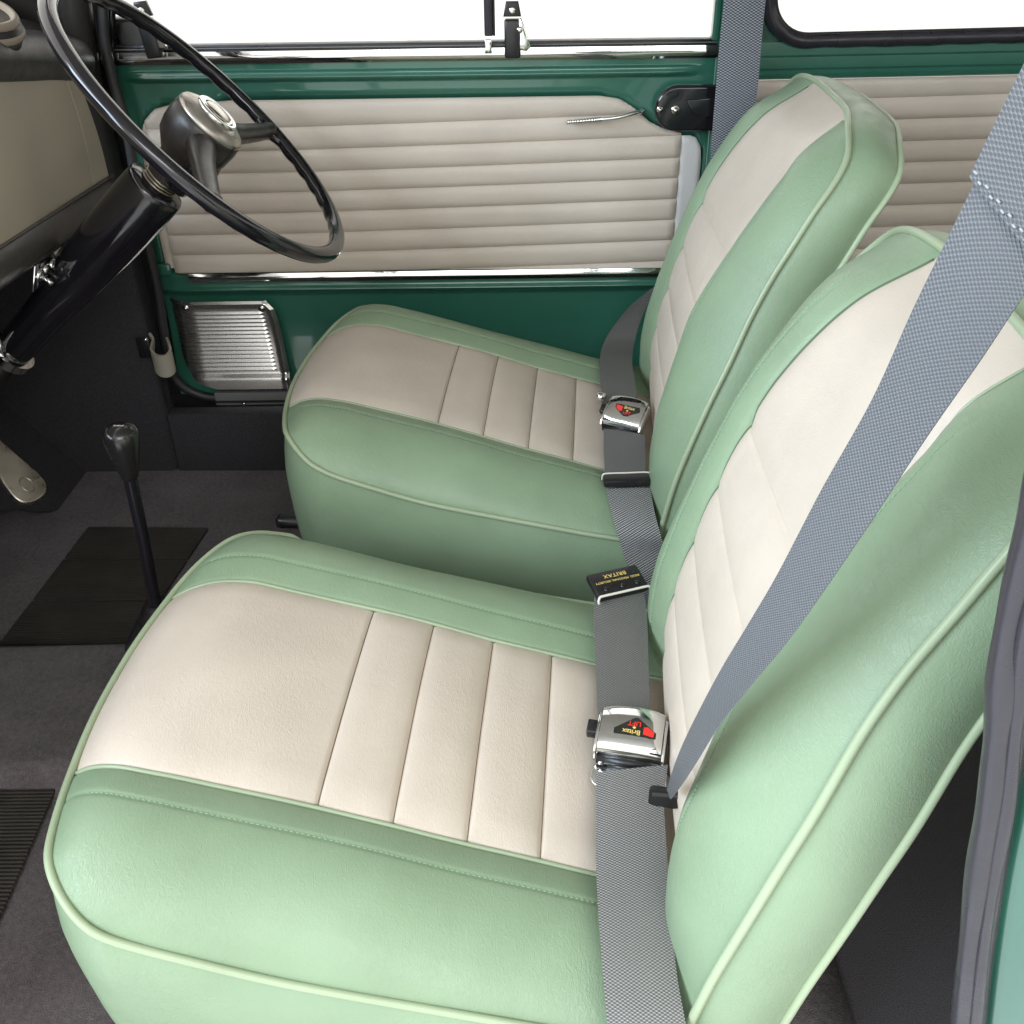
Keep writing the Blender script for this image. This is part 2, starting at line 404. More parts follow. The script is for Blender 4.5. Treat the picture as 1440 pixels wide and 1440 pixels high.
def door_y(x, z):
    y = YD
    e = sm(x, XL+.012, XL+.05)*(1-sm(x, XR-.07, XR-.012))
    # pressed bead under the window, and the one under the lower chrome
    y -= .0065*e*(sm(z, zk2-.004, zk2+.0025)-sm(z, zk1+.001, zk1+.004)) if zk2 < z+.01 else 0
    y -= .003*e*gau(z-(zk1+zk2)/2, .003)
    y += .004*sm(z, zc1-.004, zc1)*0
    y += .016*sm(-z, -(zk2+.012), -(zp-.004))*0
    y -= .006*gau(z-zl2, .004)*e
    y += .010*sm(-z, -zl2, -zl3)
    y -= .016*sm(-z, .66, .80)
    y -= .006*gau(x-XR, .012)*0
    # pressed seating at the ends
    y += .006*sm(-x, -(XL+.03), -(XL+.002))
    y += .0012*math.sin(x*7+z*3)
    return y
zs_ = sorted(set(np.round(np.concatenate([np.linspace(zbot, zc1+.002, 70), np.linspace(zk2-.01, zk1+.008, 34), np.linspace(zl3-.01, zl2+.014, 34)]), 5)))
xs_ = sorted(set(np.round(np.concatenate([np.linspace(XL, XR, 70), np.linspace(XL, XL+.06, 16), np.linspace(XR-.08, XR, 16)]), 5)))
# panel skin with a hole where the card sits (the skin dips behind the card there)
def door_fn(x, z):
    inside = z < door_top_edge(x)-.002 and z > zl0-.001 and -.548 < x < zx(988)
    y = door_y(x, z)+(.012 if inside else 0)
    return (x, y, z)
V, F = grid(door_fn, xs_, zs_, True); obj('door_skin', V, F, M['paint'], door)

# pleated card
def card_parts(x0, x1, lines, top_fn, zb, tilt, ybase, h=.0062):
    L = [lines[0]-.036]+list(lines)+[lines[-1]+.036, lines[-1]+.072]; q = []
    for lo, hi in zip(L[:-1], L[1:]): q += [(lo+(hi-lo)*t, t) for t in (0, .012, .03, .06, .11, .18, .27, .38, .5, .62, .73, .82, .89, .94, .97, .988)]
    def fn(x, k):
        z0, t = q[k]; zt_ = top_fn(x); z = min(max(z0+tilt(x), zb), zt_)
        dip = max(0, 1-abs(2*t-1)**2.6)**.75*(.93+.07*math.sin(x*3+z0*90))
        edge = max(0, min(1, (zt_-z)/.004, (x-x0)/.004, (x1-x)/.004))**.5
        y = ybase-.001-h*dip*(.3+.7*edge)-.0018*edge+.00025*math.sin(x*23+z0*210)*dip
        return (x, y, z)
    return fn, range(len(q))
rows480 = [178, 210, 241, 269, 298, 327, 355]
lines = sorted([zr(480, r) for r in rows480+[384, 412]])
tilt = lambda x: .0145*max(0, (x+.38)/.64)**1.25
ctop = lambda x: door_top_edge(x)-.001
sx = np.linspace(zx(208)+.002, zx(957), 130); ss = np.linspace(0, 1, 150)
cardx0, cardx1 = sx[0], sx[-1]
fn_, ks_ = card_parts(cardx0-.0001, cardx1+.0001, lines, ctop, zl0, tilt, YD); V, F = grid(fn_, sx, ks_, True)
card = obj('door_card', V, F, M['card'], door)
def plain(x0, x1, top, zb, y, nx=14, dish=.003):
    def fn(x, s):
        z = zb+(top(x)-zb)*s; e = min((x-x0)/.006, (x1-x)/.006, (top(x)-z)/.006, 1); return (x, y-dish*max(0, e)**.5, z)
    return grid(fn, np.linspace(x0, x1, nx), np.linspace(0, 1, 50), True)
V, F = plain(cardx1, zx(988), lambda x: min(ctop(x), zr(975, 190)), zl0, YD-.001); obj('card_edge', V, F, M['card_plain'], card)
V, F = plain(-.546, cardx0, lambda x: ctop(x)-.002, zl0+.008, YD-.001); obj('card_edge', V, F, M['card'], card)
# chrome strips
def chrome_bar(x0, x1, z1, z0, y, d=.006, tip=.22):
    h_ = z1-z0; pf = [(y+.004, z1), (y-d*.35, z1-.0004), (y-d*.35-tip*h_*.28, z1-h_*.30), (y-d*.35-tip*h_*.42, z1-h_*.46), (y-d*.35-tip*h_*.42, z1-h_*.56), (y-d*.28, z1-h_*.8), (y-d*.15, z0+.0008), (y+.004, z0)]
    V, F = strip(x0, x1, pf, 24); return V, F
V, F = chrome_bar(-.575, XR+.002, zc0, zc1-.001, YD-.002, .012); obj('waist_strip', V, F, M['chrome'], door, sharp=50)
V, F = chrome_bar(zx(258)-.03, XR-.002, zl0, zl1, YD-.004, .007, .42); obj('lower_strip', V, F, M['chrome'], door, sharp=50)
V, F = box((-.548, YD-.004, zl0+.006), (.022, .006, .02), .003); obj('card_clip', V, F, M['paint'], door)
# window channel: dark felt and green rail
V, F = join(box((-.13, YD+.012, (zg+zc0)/2-.004), (.86, .022, zg-zc0+.006), .001)); wc = obj('window_channel', V, F, M['satin_black'], door)
V, F = join(box((-.13, YD+.006, zg-.002), (.86, .003, .003), .0008), box((-.13, YD-.001, (zg+zc0)/2-.001), (.86, .002, .0016), .0004)); obj('channel_lip', V, F, M['grey_steel'], wc)
# sliding glass panes + frame posts
V, F = box((-.35, YD+.014, 0.0), (.46, .004, .49), 0); obj('window_pane', V, F, M['glass'], door, False)
V, F = box((.08, YD+.022, 0.0), (.44, .004, .49), 0); obj('window_pane', V, F, M['glass'], door, False)
xg = at(687, 30, y=YD)[0]
V, F = join(box((xg, YD+.004, .004), (.0125, .008, .480), .002)); so = obj('glass_edge_seal', V, F, M['grey_rubber'], door)
V, F = box((xg+.0075, YD+.004, .004), (.003, .005, .480), .001); obj('felt_strip', V, F, M['rubber'], so)
V, F = box((xg-.001, YD-.006, zc0+.002), (.010, .008, .018), .001); obj('end_clip', V, F, M['chrome'], so)
V, F = join(box((-.545, YD+.01, .0), (.012, .02, .52), .003), ); 
# rotate-free front frame leaning with the pillar
V, F = tube([(-.562, YD, -.26), (-.548, YD, -.20), (-.50, YD+.0, .0), (-.44, YD, .25)], .006, 8); obj('window_frame', V, F, M['gloss_black'], door)
V, F = box((XR-.004, YD+.006, 0), (.010, .02, .49), .002); obj('window_frame', V, F, M['paint'], door)
# window catches
for (cxp, cyt, rot) in ((722, 12, 0), (218, 14, -.10)):
    b0 = at(cxp-1, 83, y=YD-.024); 
    e1 = np.array([math.cos(rot), 0, -math.sin(rot)]); e3 = np.array([math.sin(rot), 0, math.cos(rot)]); e2 = np.array([0, -1., 0])
    bz = b0[2]; o0 = np.array([b0[0], YD-.014, bz])
    V, F = box(o0+e3*.025, (.0225, .016, .050), .003, (e1, -e2, e3)); ct = obj('window_catch', V, F, M['satin_black'], door)
    poly = [(-.0125, .053), (.0125, .053), (.0085, .072), (-.0085, .072)]
    V, F = prism(poly, o0-e2*.002, e1, e3, e2, .008, .002); obj('catch_tip', V, F, M['satin_black'], ct)
    V, F = lathe(o0+e3*.061+e2*.006, e2, [(.0048, 0), (.0046, .0014), (.003, .002), (.0002, .002)], 16); obj('catch_screw', V, F, M['screw'], ct)
    V, F = lathe(o0+e3*.037+e1*.010+e2*.006, e2, [(.0042, 0), (.0042, .003), (.002, .004), (.0002, .004)], 16); obj('catch_pin', V, F, M['chrome'], ct)
    poly = [(.009, .012), (.020, .010), (.026, .016), (.022, .026), (.017, .040), (.012, .052), (.009, .050)]
    V, F = prism(poly, o0+e2*.000, e1, e3, e2, .008, .002); obj('catch_lever', V, F, M['chrome'], ct)
# door pull: chrome rod, knurled tip
a = at(797, 172, y=YD-.02); b = at(845, 168, y=YD-.022); c_ = at(893, 159, y=YD-.014); c2 = at(905, 156, y=YD-.004)
pull = obj('door_pull', *tube(smoothpath([b, (b+c_)/2+np.array([0, -.002, -.001]), c_, c2], 6), .0032, 12), M['chrome'], door)
pp = smoothpath([a, b], 44); V, F = tube(pp, [(.0028+.0016*i/44)*(1 if i % 3 else .62) for i in range(len(pp))], 12, squash=(1, 1)); obj('grip', V, F, M['alu'], pull)
# ribbed kick plate at the front lower corner, wrapping round the door's front edge
kx0 = at(262, 430, y=YD-.012)[0]; kz1 = zr(310, 424, YD-.012); kz0 = zr(310, 547, YD-.03)
def kick_y(x, z):
    # wraps forward (away from the cabin) towards the door's front edge
    y = YD-.006-.016*sm(-z, .66, .80)
    r = .048; xe = kx0+.014
    if x < xe: t = min(1, (xe-x)/r); y += r*.75*(1-math.sqrt(max(0, 1-t*t)))
    return y-.003
def kick_right(z):
    t = (kz1-z)/(kz1-kz0); return tab(z, [(kz0, at(411, 547, y=YD-.03)[0]), (zr(402, 500, YD-.02), at(402, 500, y=YD-.02)[0]), (zr(392, 450, YD-.01), at(392, 450, y=YD-.01)[0]), (zr(386, 434, YD-.01), at(386, 434, y=YD-.01)[0]), (kz1, at(374, 425, y=YD-.01)[0])])
def kick_left(z):
    return tab(z, [(kz0, kx0+.030), (kz0+.012, kx0-.002), (kz0+.03, kx0-.017), (kz0+.05, kx0-.025), (kz1, kx0-.032)])
nrib = 15; rz1 = zr(310, 438, YD-.012); rz0 = zr(310, 523, YD-.024)
def kick(u, z):
    xl, xr = kick_left(z), kick_right(z); x = xl+(xr-xl)*u; y = kick_y(x, z)
    if rz0 < z < rz1 and x < xr-.021:
        ph = ((rz1-z)/(rz1-rz0)*nrib) % 1; e = sm(xr-.021-x, 0, .003); y -= .0018*((ph/.62) if ph < .62 else max(0, 1-(ph-.62)/.2))*e
    y -= .0035*sm(kz1-z, 0, .004)+.0035*sm(xr-x, 0, .006)-.003*sm(kz1-z, .004, .012)*sm(xr-x, .006, .014)
    if z < rz0-.002: y -= .006*sm(rz0-.002-z, 0, .01)
    return (x, y, z)
zk = sorted(set(np.round(np.concatenate([np.linspace(kz0, rz0, 14), np.array([rz1-(rz1-rz0)*(k+f_)/15 for k in range(15) for f_ in (0, .2, .4, .6, .635, .7, .8, .83, .92, .999)]), np.linspace(rz1, kz1, 14)]), 6)))
V, F = grid(kick, list(np.linspace(0, .25, 22))+list(np.linspace(.27, .8, 8))+list(np.linspace(.82, 1, 16)), zk, True)
kp = obj('kick_plate', V, F, M['kick'], door, sharp=35)
for (a, b) in ((261, 434), (368, 434)):
    p = at(a, b, y=YD-.014)
    V, F = lathe((p[0], YD-.012, p[2]), (0, -1, 0), [(.0062, 0), (.0062, .0015), (.0048, .0026), (.0036, .0022), (.0034, .0034), (.0018, .0044), (.0002, .0044)], 20); sc = obj('screw', V, F, M['screw'], kp)
    V, F = join(box((p[0], YD-.0166, p[2]), (.004, .0006, .0009), 0), box((p[0], YD-.0166, p[2]), (.0009, .0006, .004), 0)); obj('slot', V, F, M['satin_black'], sc, False)

# door check strap, buttoned to the body in front of the door
strap = thing('check_strap', 'pale leather check strap looped beside the ribbed kick plate', 'strap', at(225, 530, y=1.50))
w = .030
cp = [at(a, b, y=y) for a, b, y in ((212, 478, 1.515), (214, 490, 1.505), (219, 497, 1.49), (226, 499, 1.485), (235, 496, 1.492), (238, 486, 1.505), (236, 474, 1.52))]
cp = [at(210, 468, y=1.515), at(215, 476, y=1.507), at(213, 485, y=1.49), at(213, 492, y=1.478), at(221, 499, y=1.470), at(232, 499, y=1.470), at(239, 492, y=1.478), at(238, 484, y=1.49), at(234, 474, y=1.512)]
SPP = smoothpath(cp, 6); V = []; F = []
for i, p in enumerate(SPP):
    s = i/(len(SPP)-1); hgt = .032*sm(s, .15, .4)*(1-sm(s, .75, 1)*.5)+.006
    nrm = np.array([SPP[min(i+1, len(SPP)-1)][1]-SPP[max(i-1, 0)][1], -(SPP[min(i+1, len(SPP)-1)][0]-SPP[max(i-1, 0)][0]), 0]); nrm = nrm/(np.linalg.norm(nrm)+1e-9)*.002
    for q in (p+nrm, p-nrm, p-nrm+np.array([0, 0, -hgt]), p+nrm+np.array([0, 0, -hgt])): V.append(q)
for i in range(len(SPP)-1):
    for k in range(4): F.append((i*4+k, i*4+(k+1) % 4, (i+1)*4+(k+1) % 4, (i+1)*4+k))
F += [(0, 1, 2, 3), tuple(len(V)-4+k for k in (3, 2, 1, 0))]
strapm = leather('strap_leather', (.33, .30, .24), .6, .5)
obj('strap_loop', V, F, strapm, strap, sharp=50)
p = at(203, 489, y=1.515); V, F = box(p, (.022, .004, .036), .002); pl = obj('strap_plate', V, F, M['satin_black'], strap)
p = at(205, 477, y=1.51); V, F = lathe(p, (0, -1, 0), [(.004, 0), (.004, .002), (.002, .004), (.0002, .0045)], 14); obj('rivet', V, F, M['chrome'], pl)

# ================================================================== REAR SIDE PANEL and window
rear = thing('rear_side_panel', 'cream pleated panel with green rail and rubber edged window behind the seats', 'side panel', (.95, YD, -.80))
YQ = 1.545
ztop = lambda x: tab(x, [(.33, zr(1070, 113, YQ)), (.75, zr(1440, 105, YQ)), (1.85, zr(1440, 105, YQ)+.03)])
ql = sorted([zr(1300, r, YQ) for r in (135, 166, 197, 227, 257, 287, 317, 347, 377, 407, 437)])
sx = np.linspace(.352, 1.85, 120)
fn_, ks_ = card_parts(.3519, 1.8501, ql, ztop, -.74, lambda x: .018*(x-.62), YQ); V, F = grid(fn_, sx, ks_, True); obj('pleated_card', V, F, M['card'], rear)
def rail(x, k):
    zt_ = ztop(x); d = zr(1400, 60, YQ)-zr(1400, 105, YQ)
    pf = [(0, .000), (.003, -.005), (.007, -.006), (.009, -.003), (.013, -.003), (.016, -.006), (d*.45, -.006), (d*.72, -.005), (d*.76, .000), (d*.80, .001), (d*1.15, .006), (d*1.17, .010), (d*1.18, .022)]
    return (x, YQ+pf[k][1], zt_+pf[k][0])
V, F = grid(rail, np.linspace(.345, 1.88, 50), range(13), True); obj('waist_rail', V, F, M['paint'], rear, sharp=30)
# window rubber, a rounded frame
wx0 = at(1087, 10, y=YQ)[0]; wz0 = zr(1300, 46, YQ)
def wrect(off, n=10): 
    return [(x, y) for x, y in rounded(wx0-off, wz0-off, 1.75+off, .19+off, .055+off, n)]
loop = [(x, YQ+.004, z+.012*(x-.7)) for x, z in wrect(.006)]
def dens(L, n=6, closed=True):
    out = []
    for i in range(len(L)):
        a = np.array(L[i]); b = np.array(L[(i+1) % len(L)]); m = max(1, int(np.linalg.norm(b-a)/.012))
        for k in range(m): out.append(a+(b-a)*k/m)
    return out
dl = dens(loop); V, F = tube(dl, [.0098+.0006*math.sin(i*1.3)+.0004*math.sin(i*.41) for i in range(len(dl))], 12, True); qs = obj('window_seal', V, F, M['grey_rubber'], rear)
V, F = tube(dens([(x, YQ+.002, z+.012*(x-.7)) for x, z in wrect(-.003)]), .0026, 8, True); obj('seal_lip', V, F, M['satin_black'], qs)
sur = wrect(.004, 12); W0, W1, H0, H1 = .343, 1.86, zr(1300, 62, YQ)-.004, .26
def outer(p):
    cx, cz = 1.0, -.03; dx, dz = p[0]-cx, p[1]-cz; k = min(((W1-cx) if dx > 0 else (cx-W0))/max(abs(dx), 1e-6), ((H1-cz) if dz > 0 else (cz-H0))/max(abs(dz), 1e-6)); return (cx+dx*k, cz+dz*k)
sur = [tuple(q) for q in dens([np.array(q) for q in sur])]
n = len(sur); V = [(x, YQ+.012, z+.012*(x-.7)) for x, z in sur]+[(x, YQ+.012, z) for x, z in [outer(q) for q in sur]]; F = [(i, (i+1) % n, n+(i+1) % n, n+i) for i in range(n)]
obj('window_surround', V, F, M['paint'], rear, False)
poly = wrect(0); V, F = [(x, YQ+.012, z+.012*(x-.7)) for x, z in poly], [tuple(range(len(poly)))]
V2 = [(x, y+.004, z) for x, y, z in V]; n = len(V); F = [tuple(range(n))[::-1], tuple(range(n, 2*n))]+[(i, (i+1) % n, n+(i+1) % n, n+i) for i in range(n)]
obj('window_pane', V+V2, F, M['glass'], rear, False)

# ================================================================== BLACK BELT BRACKET on the B-post
br = thing('belt_bracket', 'glossy black belt anchor bracket on the green door pillar', 'bracket', at(955, 155, y=1.53))
pa = at(921, 152, y=1.53); pb = at(1008, 152, y=1.53); zt_ = at(950, 120, y=1.53)[2]; zb_ = at(950, 184, y=1.53)[2]
ex, ez, ey = np.array([1., 0, 0]), np.array([0, -1., 0]), np.array([0, 0, 1.])
hh = (zt_-zb_)/2; zm = (zt_+zb_)/2
poly = [(pa[0]+hh+hh*math.cos(math.radians(a)), hh*math.sin(math.radians(a))) for a in range(90, 271, 12)]+[(pb[0]+.02, -hh), (pb[0]+.02, hh)]
bp = obj('bracket_plate', *prism(poly[::-1], (0, 1.536, zm), ex, ey, ez, .012, .004), M['gloss_black'], br, sharp=40)
poly2 = [(x0+.0, y0) for x0, y0 in [(at(965, 141, y=1.52)[0], .013), (pb[0]+.02, .018), (pb[0]+.02, -.016), (at(975, 158, y=1.52)[0], -.006)]]
obj('bracket_rib', *prism(poly2[::-1], (0, 1.525, zm), ex, ey, ez, .006, .002), M['gloss_black'], bp, sharp=40)
for (a, b, r) in ((928, 154, .0048), (950, 155, .0068)):
    p = at(a, b, y=1.522); V, F = lathe((p[0], 1.5245, p[2]), ez, [(r, 0), (r, .002), (r*.75, .0032), (r*.55, .0032), (r*.5, .0055), (r*.3, .007), (.0002, .0072)], 18)
    obj('bracket_screw', V, F, M['screw'], bp)

# ================================================================== SEATS (built once, copied)
PSI = math.radians(-4.5)
seat = thing('car_seat', 'nearer green and cream leather seat, crossed by a blue grey shoulder belt', 'car seat', (-.1, .626, -.93), 'pair of two tone leather front seats', PSI)
LZ = .93  # local z = camera-relative z + .93
ZC = stab([(-.247, -.607), (-.237, -.601), (-.222, -.592), (-.205, -.587), (-.187, -.584), (-.154, -.586), (-.111, -.597), (-.039, -.616), (.018, -.631), (.0755, -.649), (.132, -.665), (.2, -.683), (.29, -.702)])
ZS = stab([(-.23, -.596), (-.20, -.603), (-.17, -.617), (-.145, -.628), (-.11, -.639), (-.07, -.652), (-.04, -.660), (.006, -.669), (.15, -.695), (.29, -.713)])
ZE = stab([(0, -.607), (.1, -.604), (.16, -.597), (.195, -.5925), (.215, -.600), (.232, -.617)])
A1 = .285
def a_front(b):
    far = b > 0; b = abs(b); a = -.247+.9*b*b
    if far:
        if b > .125: a += .062*(1-math.sqrt(max(0, 1-((b-.125)/.1085)**2)))
    elif b > .182: a += .040*(1-math.sqrt(max(0, 1-((b-.182)/.0505)**2)))
    return a
BO = .232
def bscale(a): return 1+.12*(a+.2)*(.35)
def bi(a): return .118-.010*sm(-a, .15, .245)
SEAMS = [-.043, .014, .071, .128, .185]
def cush(a, b, side=False):
    """height of the cushion's top; b is the unscaled lateral position, |b| <= BO"""
    ab = abs(b); i = bi(a); af = a_front(b); e = a-af
    zc = ZC(a)
    if ab <= i:
        z = zc+.006*(1-(ab/i)**2)
        if a > SEAMS[0]-.06:
            k = np.searchsorted(SEAMS, a)
            if k > 0:
                lo = SEAMS[k-1]; hi = SEAMS[k] if k < len(SEAMS) else lo+.057
                t = min(1, (a-lo)/(hi-lo)); z += .0042*(1-(1-max(0, 1-abs(2*t-1)**3.2))*(1-math.exp(-(i-ab)/.010)))
            else: z += .0042*(1-(1-sm(SEAMS[0]-a, -.004, .06)**.6)*(1-math.exp(-(i-ab)/.010)))
            d = min(abs(a-s) for s in SEAMS); z -= .0022*gau(d, .0016)*(1-math.exp(-(i-ab)/.006))
        else: z += .0042
        z -= .0038*gau(i-ab, .012)+.0018*gau(i-ab, .003)
    else:
        t = (ab-i)/(BO-i); z = zc+(ZS(a)-zc)*(1-max(0, 1-t**2.6)**.62)+.013*max(0, math.sin(math.pi*t))**.9*(1-.25*t)
        z -= .0011*gau(ab-i-.031, .0024)+.002*gau(ab-i, .003)
    ze = ZE(ab)
    # meet the front piping
    ai = max(af, -.247)
    if e < .14:
        if ab <= i: z0 = ZC(af)+.006*(1-(ab/i)**2)+.0042-.0038*gau(i-ab, .012)
        else:
            t = (ab-i)/(BO-i); z0 = ZC(af)+(ZS(af)-ZC(af))*(1-max(0, 1-t**2.6)**.62)+.013*max(0, math.sin(math.pi*t))**.9*(1-.25*t)
        z += (ze-z0)*math.exp(-max(0, e)/.016)
    if side: pass
    return z+.0007*math.sin(a*37+b*23)*sm(e, 0, .05)
def cpt(u, b):
    """u 0..1 from the front edge to the back"""
    af = a_front(b); a = af+(A1-af)*u; return a, b*bscale(a), cush(a, b)
def u_of(): 
    us = list(np.linspace(0, .08, 14)**1.0)+list(np.linspace(.09, 1, 70)); return us
us_panel = sorted(set([round(x, 5) for x in list(np.linspace(0, .08, 14))+list(np.linspace(.09, 1, 120))]+[round((s+d+.247)/(A1+.247), 5) for s in SEAMS for d in (-.004, -.0025, -.0013, -.0006, 0, .0006, .0013, .0025, .004)]))
def panel_pt(u, v):
    af0 = -.247; a = af0+(A1-af0)*u; b = v*bi(a); af = a_front(b); a = af+(A1-af)*u if u < .3 else a
    if u < .3: w = sm(u, .15, .3); a = (af+(A1-af)*u)*(1-w)+(af0+(A1-af0)*u)*w
    b = v*bi(a); return (a, b*bscale(a), cush(a, b*.9999)+LZ)
vv = sorted(set(np.round(np.concatenate([np.linspace(-1, 1, 29), np.linspace(.93, 1, 7), -np.linspace(.93, 1, 7)]), 4)))
V, F = grid(panel_pt, us_panel, vv)
def bol_pt(side):
    def fn(u, t):
        a = -.2+(A1+.2)*u; b = bi(a)+(BO-bi(a))*t; af = a_front(side*b); a = af+(A1-af)*u; b = bi(a)+(BO-bi(a))*t
        return (a, side*b*bscale(a), cush(a, side*b*1.00001)+LZ)
    return fn
tt = sorted(set(np.round(np.concatenate([np.linspace(0, 1, 22), [.006, .015, .03, .045], np.linspace(.20, .34, 13), np.linspace(.80, .96, 12), 1-.04*(1-np.linspace(0, 1, 8))**2]), 4)))
ub = list(np.linspace(0, .06, 14))+list(np.linspace(.07, 1, 75))
# outline loop of the cushion, back left -> front -> back right
def loop_cushion():
    L = []
    a_c = a_front(BO)
    for a in np.linspace(A1, a_front(-BO), 40): L.append((a, -BO*bscale(a), ZS(a)))
    for b in list(-BO+(BO-.17)*(1-np.cos(np.linspace(0, math.pi/2, 18)))[1:])+list(np.linspace(-.16, .16, 24))+list(.17+(BO-.17)*np.sin(np.linspace(0, math.pi/2, 18))[:-1]):
        a, bb, z = a_front(b), b*bscale(a_front(b)), ZE(abs(b)); L.append((a, bb, cush(a_front(b), b)))
    for a in np.linspace(a_c, A1, 40): L.append((a, BO*bscale(a), ZS(a)))
    return [np.array(p) for p in L]
LC = loop_cushion()
def normals2(L):
    out = []
    for i in range(len(L)):
        d = L[min(i+2, len(L)-1)]-L[max(i-2, 0)]; n = np.array([-d[1], d[0]]); n /= (np.linalg.norm(n)+1e-9); out.append(-n)
    return out
NC = normals2(LC)
if np.dot(NC[len(NC)//2], [-1, 0]) < 0: NC = [-n for n in NC]
off = [0, .004, .0065, .008, .008, .0075, .0065, .0055, .004, .002]
def wall_pt(i, k):
    p = LC[i]; n = NC[i]; zb = -.748-.060*sm(p[0], -.22, .02); s = k/9
    rip = .0012*math.sin(i*.9)*math.sin(s*math.pi)*sm(s, .3, 1)
    o_ = off[k]+rip; z = p[2]+(zb-p[2])*s
    if k == 0: z -= .001
    return (p[0]+n[0]*o_, p[1]+n[1]*o_, z+LZ)
GL = grid(bol_pt(-1), ub, tt, True); GR = grid(bol_pt(1), ub, tt); W = grid(wall_pt, range(len(LC)), range(10), True)
cushion = obj('cushion', *join(GL, GR, W), M['green_leather'], seat, local=True)
obj('centre_panel', V, F, M['cream_leather'], cushion, local=True)
def lift(L, h): return [np.array([p[0], p[1], p[2]+h+LZ]) for p in L]
Lp = [np.array([p[0]+n[0]*.0015, p[1]+n[1]*.0015, p[2]]) for p, n in zip(LC, NC)]
def smooth_loop(L, k=3, it=4):
    L = [p.copy() for p in L]
    for _ in range(it):
        N = [p.copy() for p in L]
        for i in range(1, len(L)-1): N[i] = (L[i-1]+L[i]*2+L[i+1])/4
        L = N
    return L
obj('piping', *tube(smooth_loop(smoothpath(lift(Lp, .0015), 2), it=12), .0032, 10), M['piping'], cushion, local=True)
for s in (-1, 1):
    L = []
    for u in np.linspace(0.004, 1, 90):
        a, b, z = panel_pt(u, s); L.append(np.array([a, b, z+.0008]))
    obj('seam_bead', *tube(L, .0021, 8), M['piping'], cushion, local=True)
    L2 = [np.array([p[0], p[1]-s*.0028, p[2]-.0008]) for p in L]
    obj('seam_shadow_cord', *tube(L2, .0007, 6), M['seam'], cushion, local=True).name = 'seam_line'  # dark cord that colours in the shadow beside the seam bead
def sew(L, step=.0042, ln=.0026, r=.00035):
    parts = []; L = [np.array(p) for p in L]; d = np.concatenate([[0], np.cumsum([np.linalg.norm(b-a) for a, b in zip(L[:-1], L[1:])])])
    X = np.array(L)
    g = lambda s: np.array([np.interp(s, d, X[:, k]) for k in range(3)])
    s = 0
    while s+ln < d[-1]: parts.append(tube([g(s), g(s+ln/2)+np.array([0, 0, .0002]), g(s+ln)], r, 5)); s += step
    return join(*parts)
for s in (-1, 1):
    L = []
    for a in np.linspace(-.205, A1-.1, 90):
        b = s*(bi(a)+.031); L.append((a, b*bscale(a), cush(a, b)+LZ+.0002))
    obj('stitching', *sew(L), M['stitch'], cushion, local=True)
# pleat seams: thin dark thread in each groove
parts = []
for sa in SEAMS:
    parts.append(tube([np.array([sa, b*bscale(sa), cush(sa, b)+LZ-.0002]) for b in np.linspace(-bi(sa)*.985, bi(sa)*.985, 30)], .00065, 6))
pts_seam = mat('pleat_seam', (.16, .12, .085), .8)[0]
obj('pleat_thread', *join(*parts), pts_seam, cushion, local=True)

# ---- backrest
TZ = [(-.70, .246), (-.66, .238), (-.62, .2355), (-.575, .2385), (-.521, .250), (-.463, .2645), (-.40, .286), (-.364, .301), (-.334, .318), (-.308, .337), (-.286, .358), (-.270, .384), (-.262, .397), (-.253, .408)]
AC = stab(TZ)
AO = stab([(-.71, .233), (-.688, .236), (-.617, .247), (-.564, .263), (-.519, .279), (-.481, .296), (-.429, .315), (-.38, .338), (-.354, .353), (-.325, .366), (-.305, .381), (-.290, .392), (-.275, .401), (-.262, .407)])
BOB = stab([(-.71, .228), (-.688, .231), (-.617, .234), (-.564, .229), (-.519, .221), (-.481, .2135), (-.429, .205), (-.38, .200), (-.34, .200), (-.315, .197), (-.300, .191), (-.287, .183), (-.275, .172), (-.262, .158)])
BIB = stab([(-.70, .118), (-.521, .116), (-.40, .107), (-.33, .095), (-.29, .091), (-.25, .088)])
ZB0, ZT = -.700, -.252
BSE = [-.403, -.460, -.517, -.574, -.631]
def bk(t, v):
    zc = ZB0+(ZT-ZB0)*t; zs = ZB0-.003+(-.269-ZB0)*t; av = abs(v)
    bo = BOB(zs)+(.020*sm(zs, -.38, -.27) if v > 0 else 0); ib = BIB(zc); vi = .52
    if av <= vi: b = ib*av/vi; 
    else: b = ib+(bo-ib)*(av-vi)/(1-vi)
    tb = 0 if av <= vi else (av-vi)/(1-vi)
    ac = AC(zc); ao = AO(zs)
    fl = sm(t, .90, 1.0)           # flattening as the cover meets the top piping
    z = zc+(zs-zc)*(b/bo)**4.5; sh = .023*sm(z, -.55, -.27)
    if av <= vi:
        a = ac-.002*(1-(av/vi)**2)*(1-fl)+.0015*gau((1-av/vi)*ib, .003)
        if z < BSE[0]+.02:
            k = int(np.searchsorted([-s for s in BSE], -zc))
            if k > 0:
                hi = BSE[k-1]; lo = BSE[k] if k < len(BSE) else hi-.057; q = min(1, (hi-zc)/(hi-lo)); a -= .0036*max(0, 1-abs(2*q-1)**2.6)
            else: a -= .0036*sm(zc-BSE[0], 0, .02)
            a += .0012*gau(min(abs(zc-s) for s in BSE), .0015)
        else: a -= .0036*(1-fl)
        a += .0034*gau((1-av/vi)*ib, .010)*(1-fl)
    else:
        a = ac+(ao-ac)*tb**1.7-(.017-.002*t)*math.sin(math.pi*tb**.85)*(1-.65*fl)
        a += .0012*gau((b-ib)-.030, .0026)*(1-fl)+.0015*gau(b-ib, .003)
    dl = .028*sm(zc, -.47, -.33)*(1-.75*sm(zc, -.315, -.26)); sv = v/vi
    a += dl*((1-sv)/2 if av <= vi else ((1-tb)**1.2 if v < 0 else 0))
    return (a, b*(1 if v > 0 else -1)+sh, z)
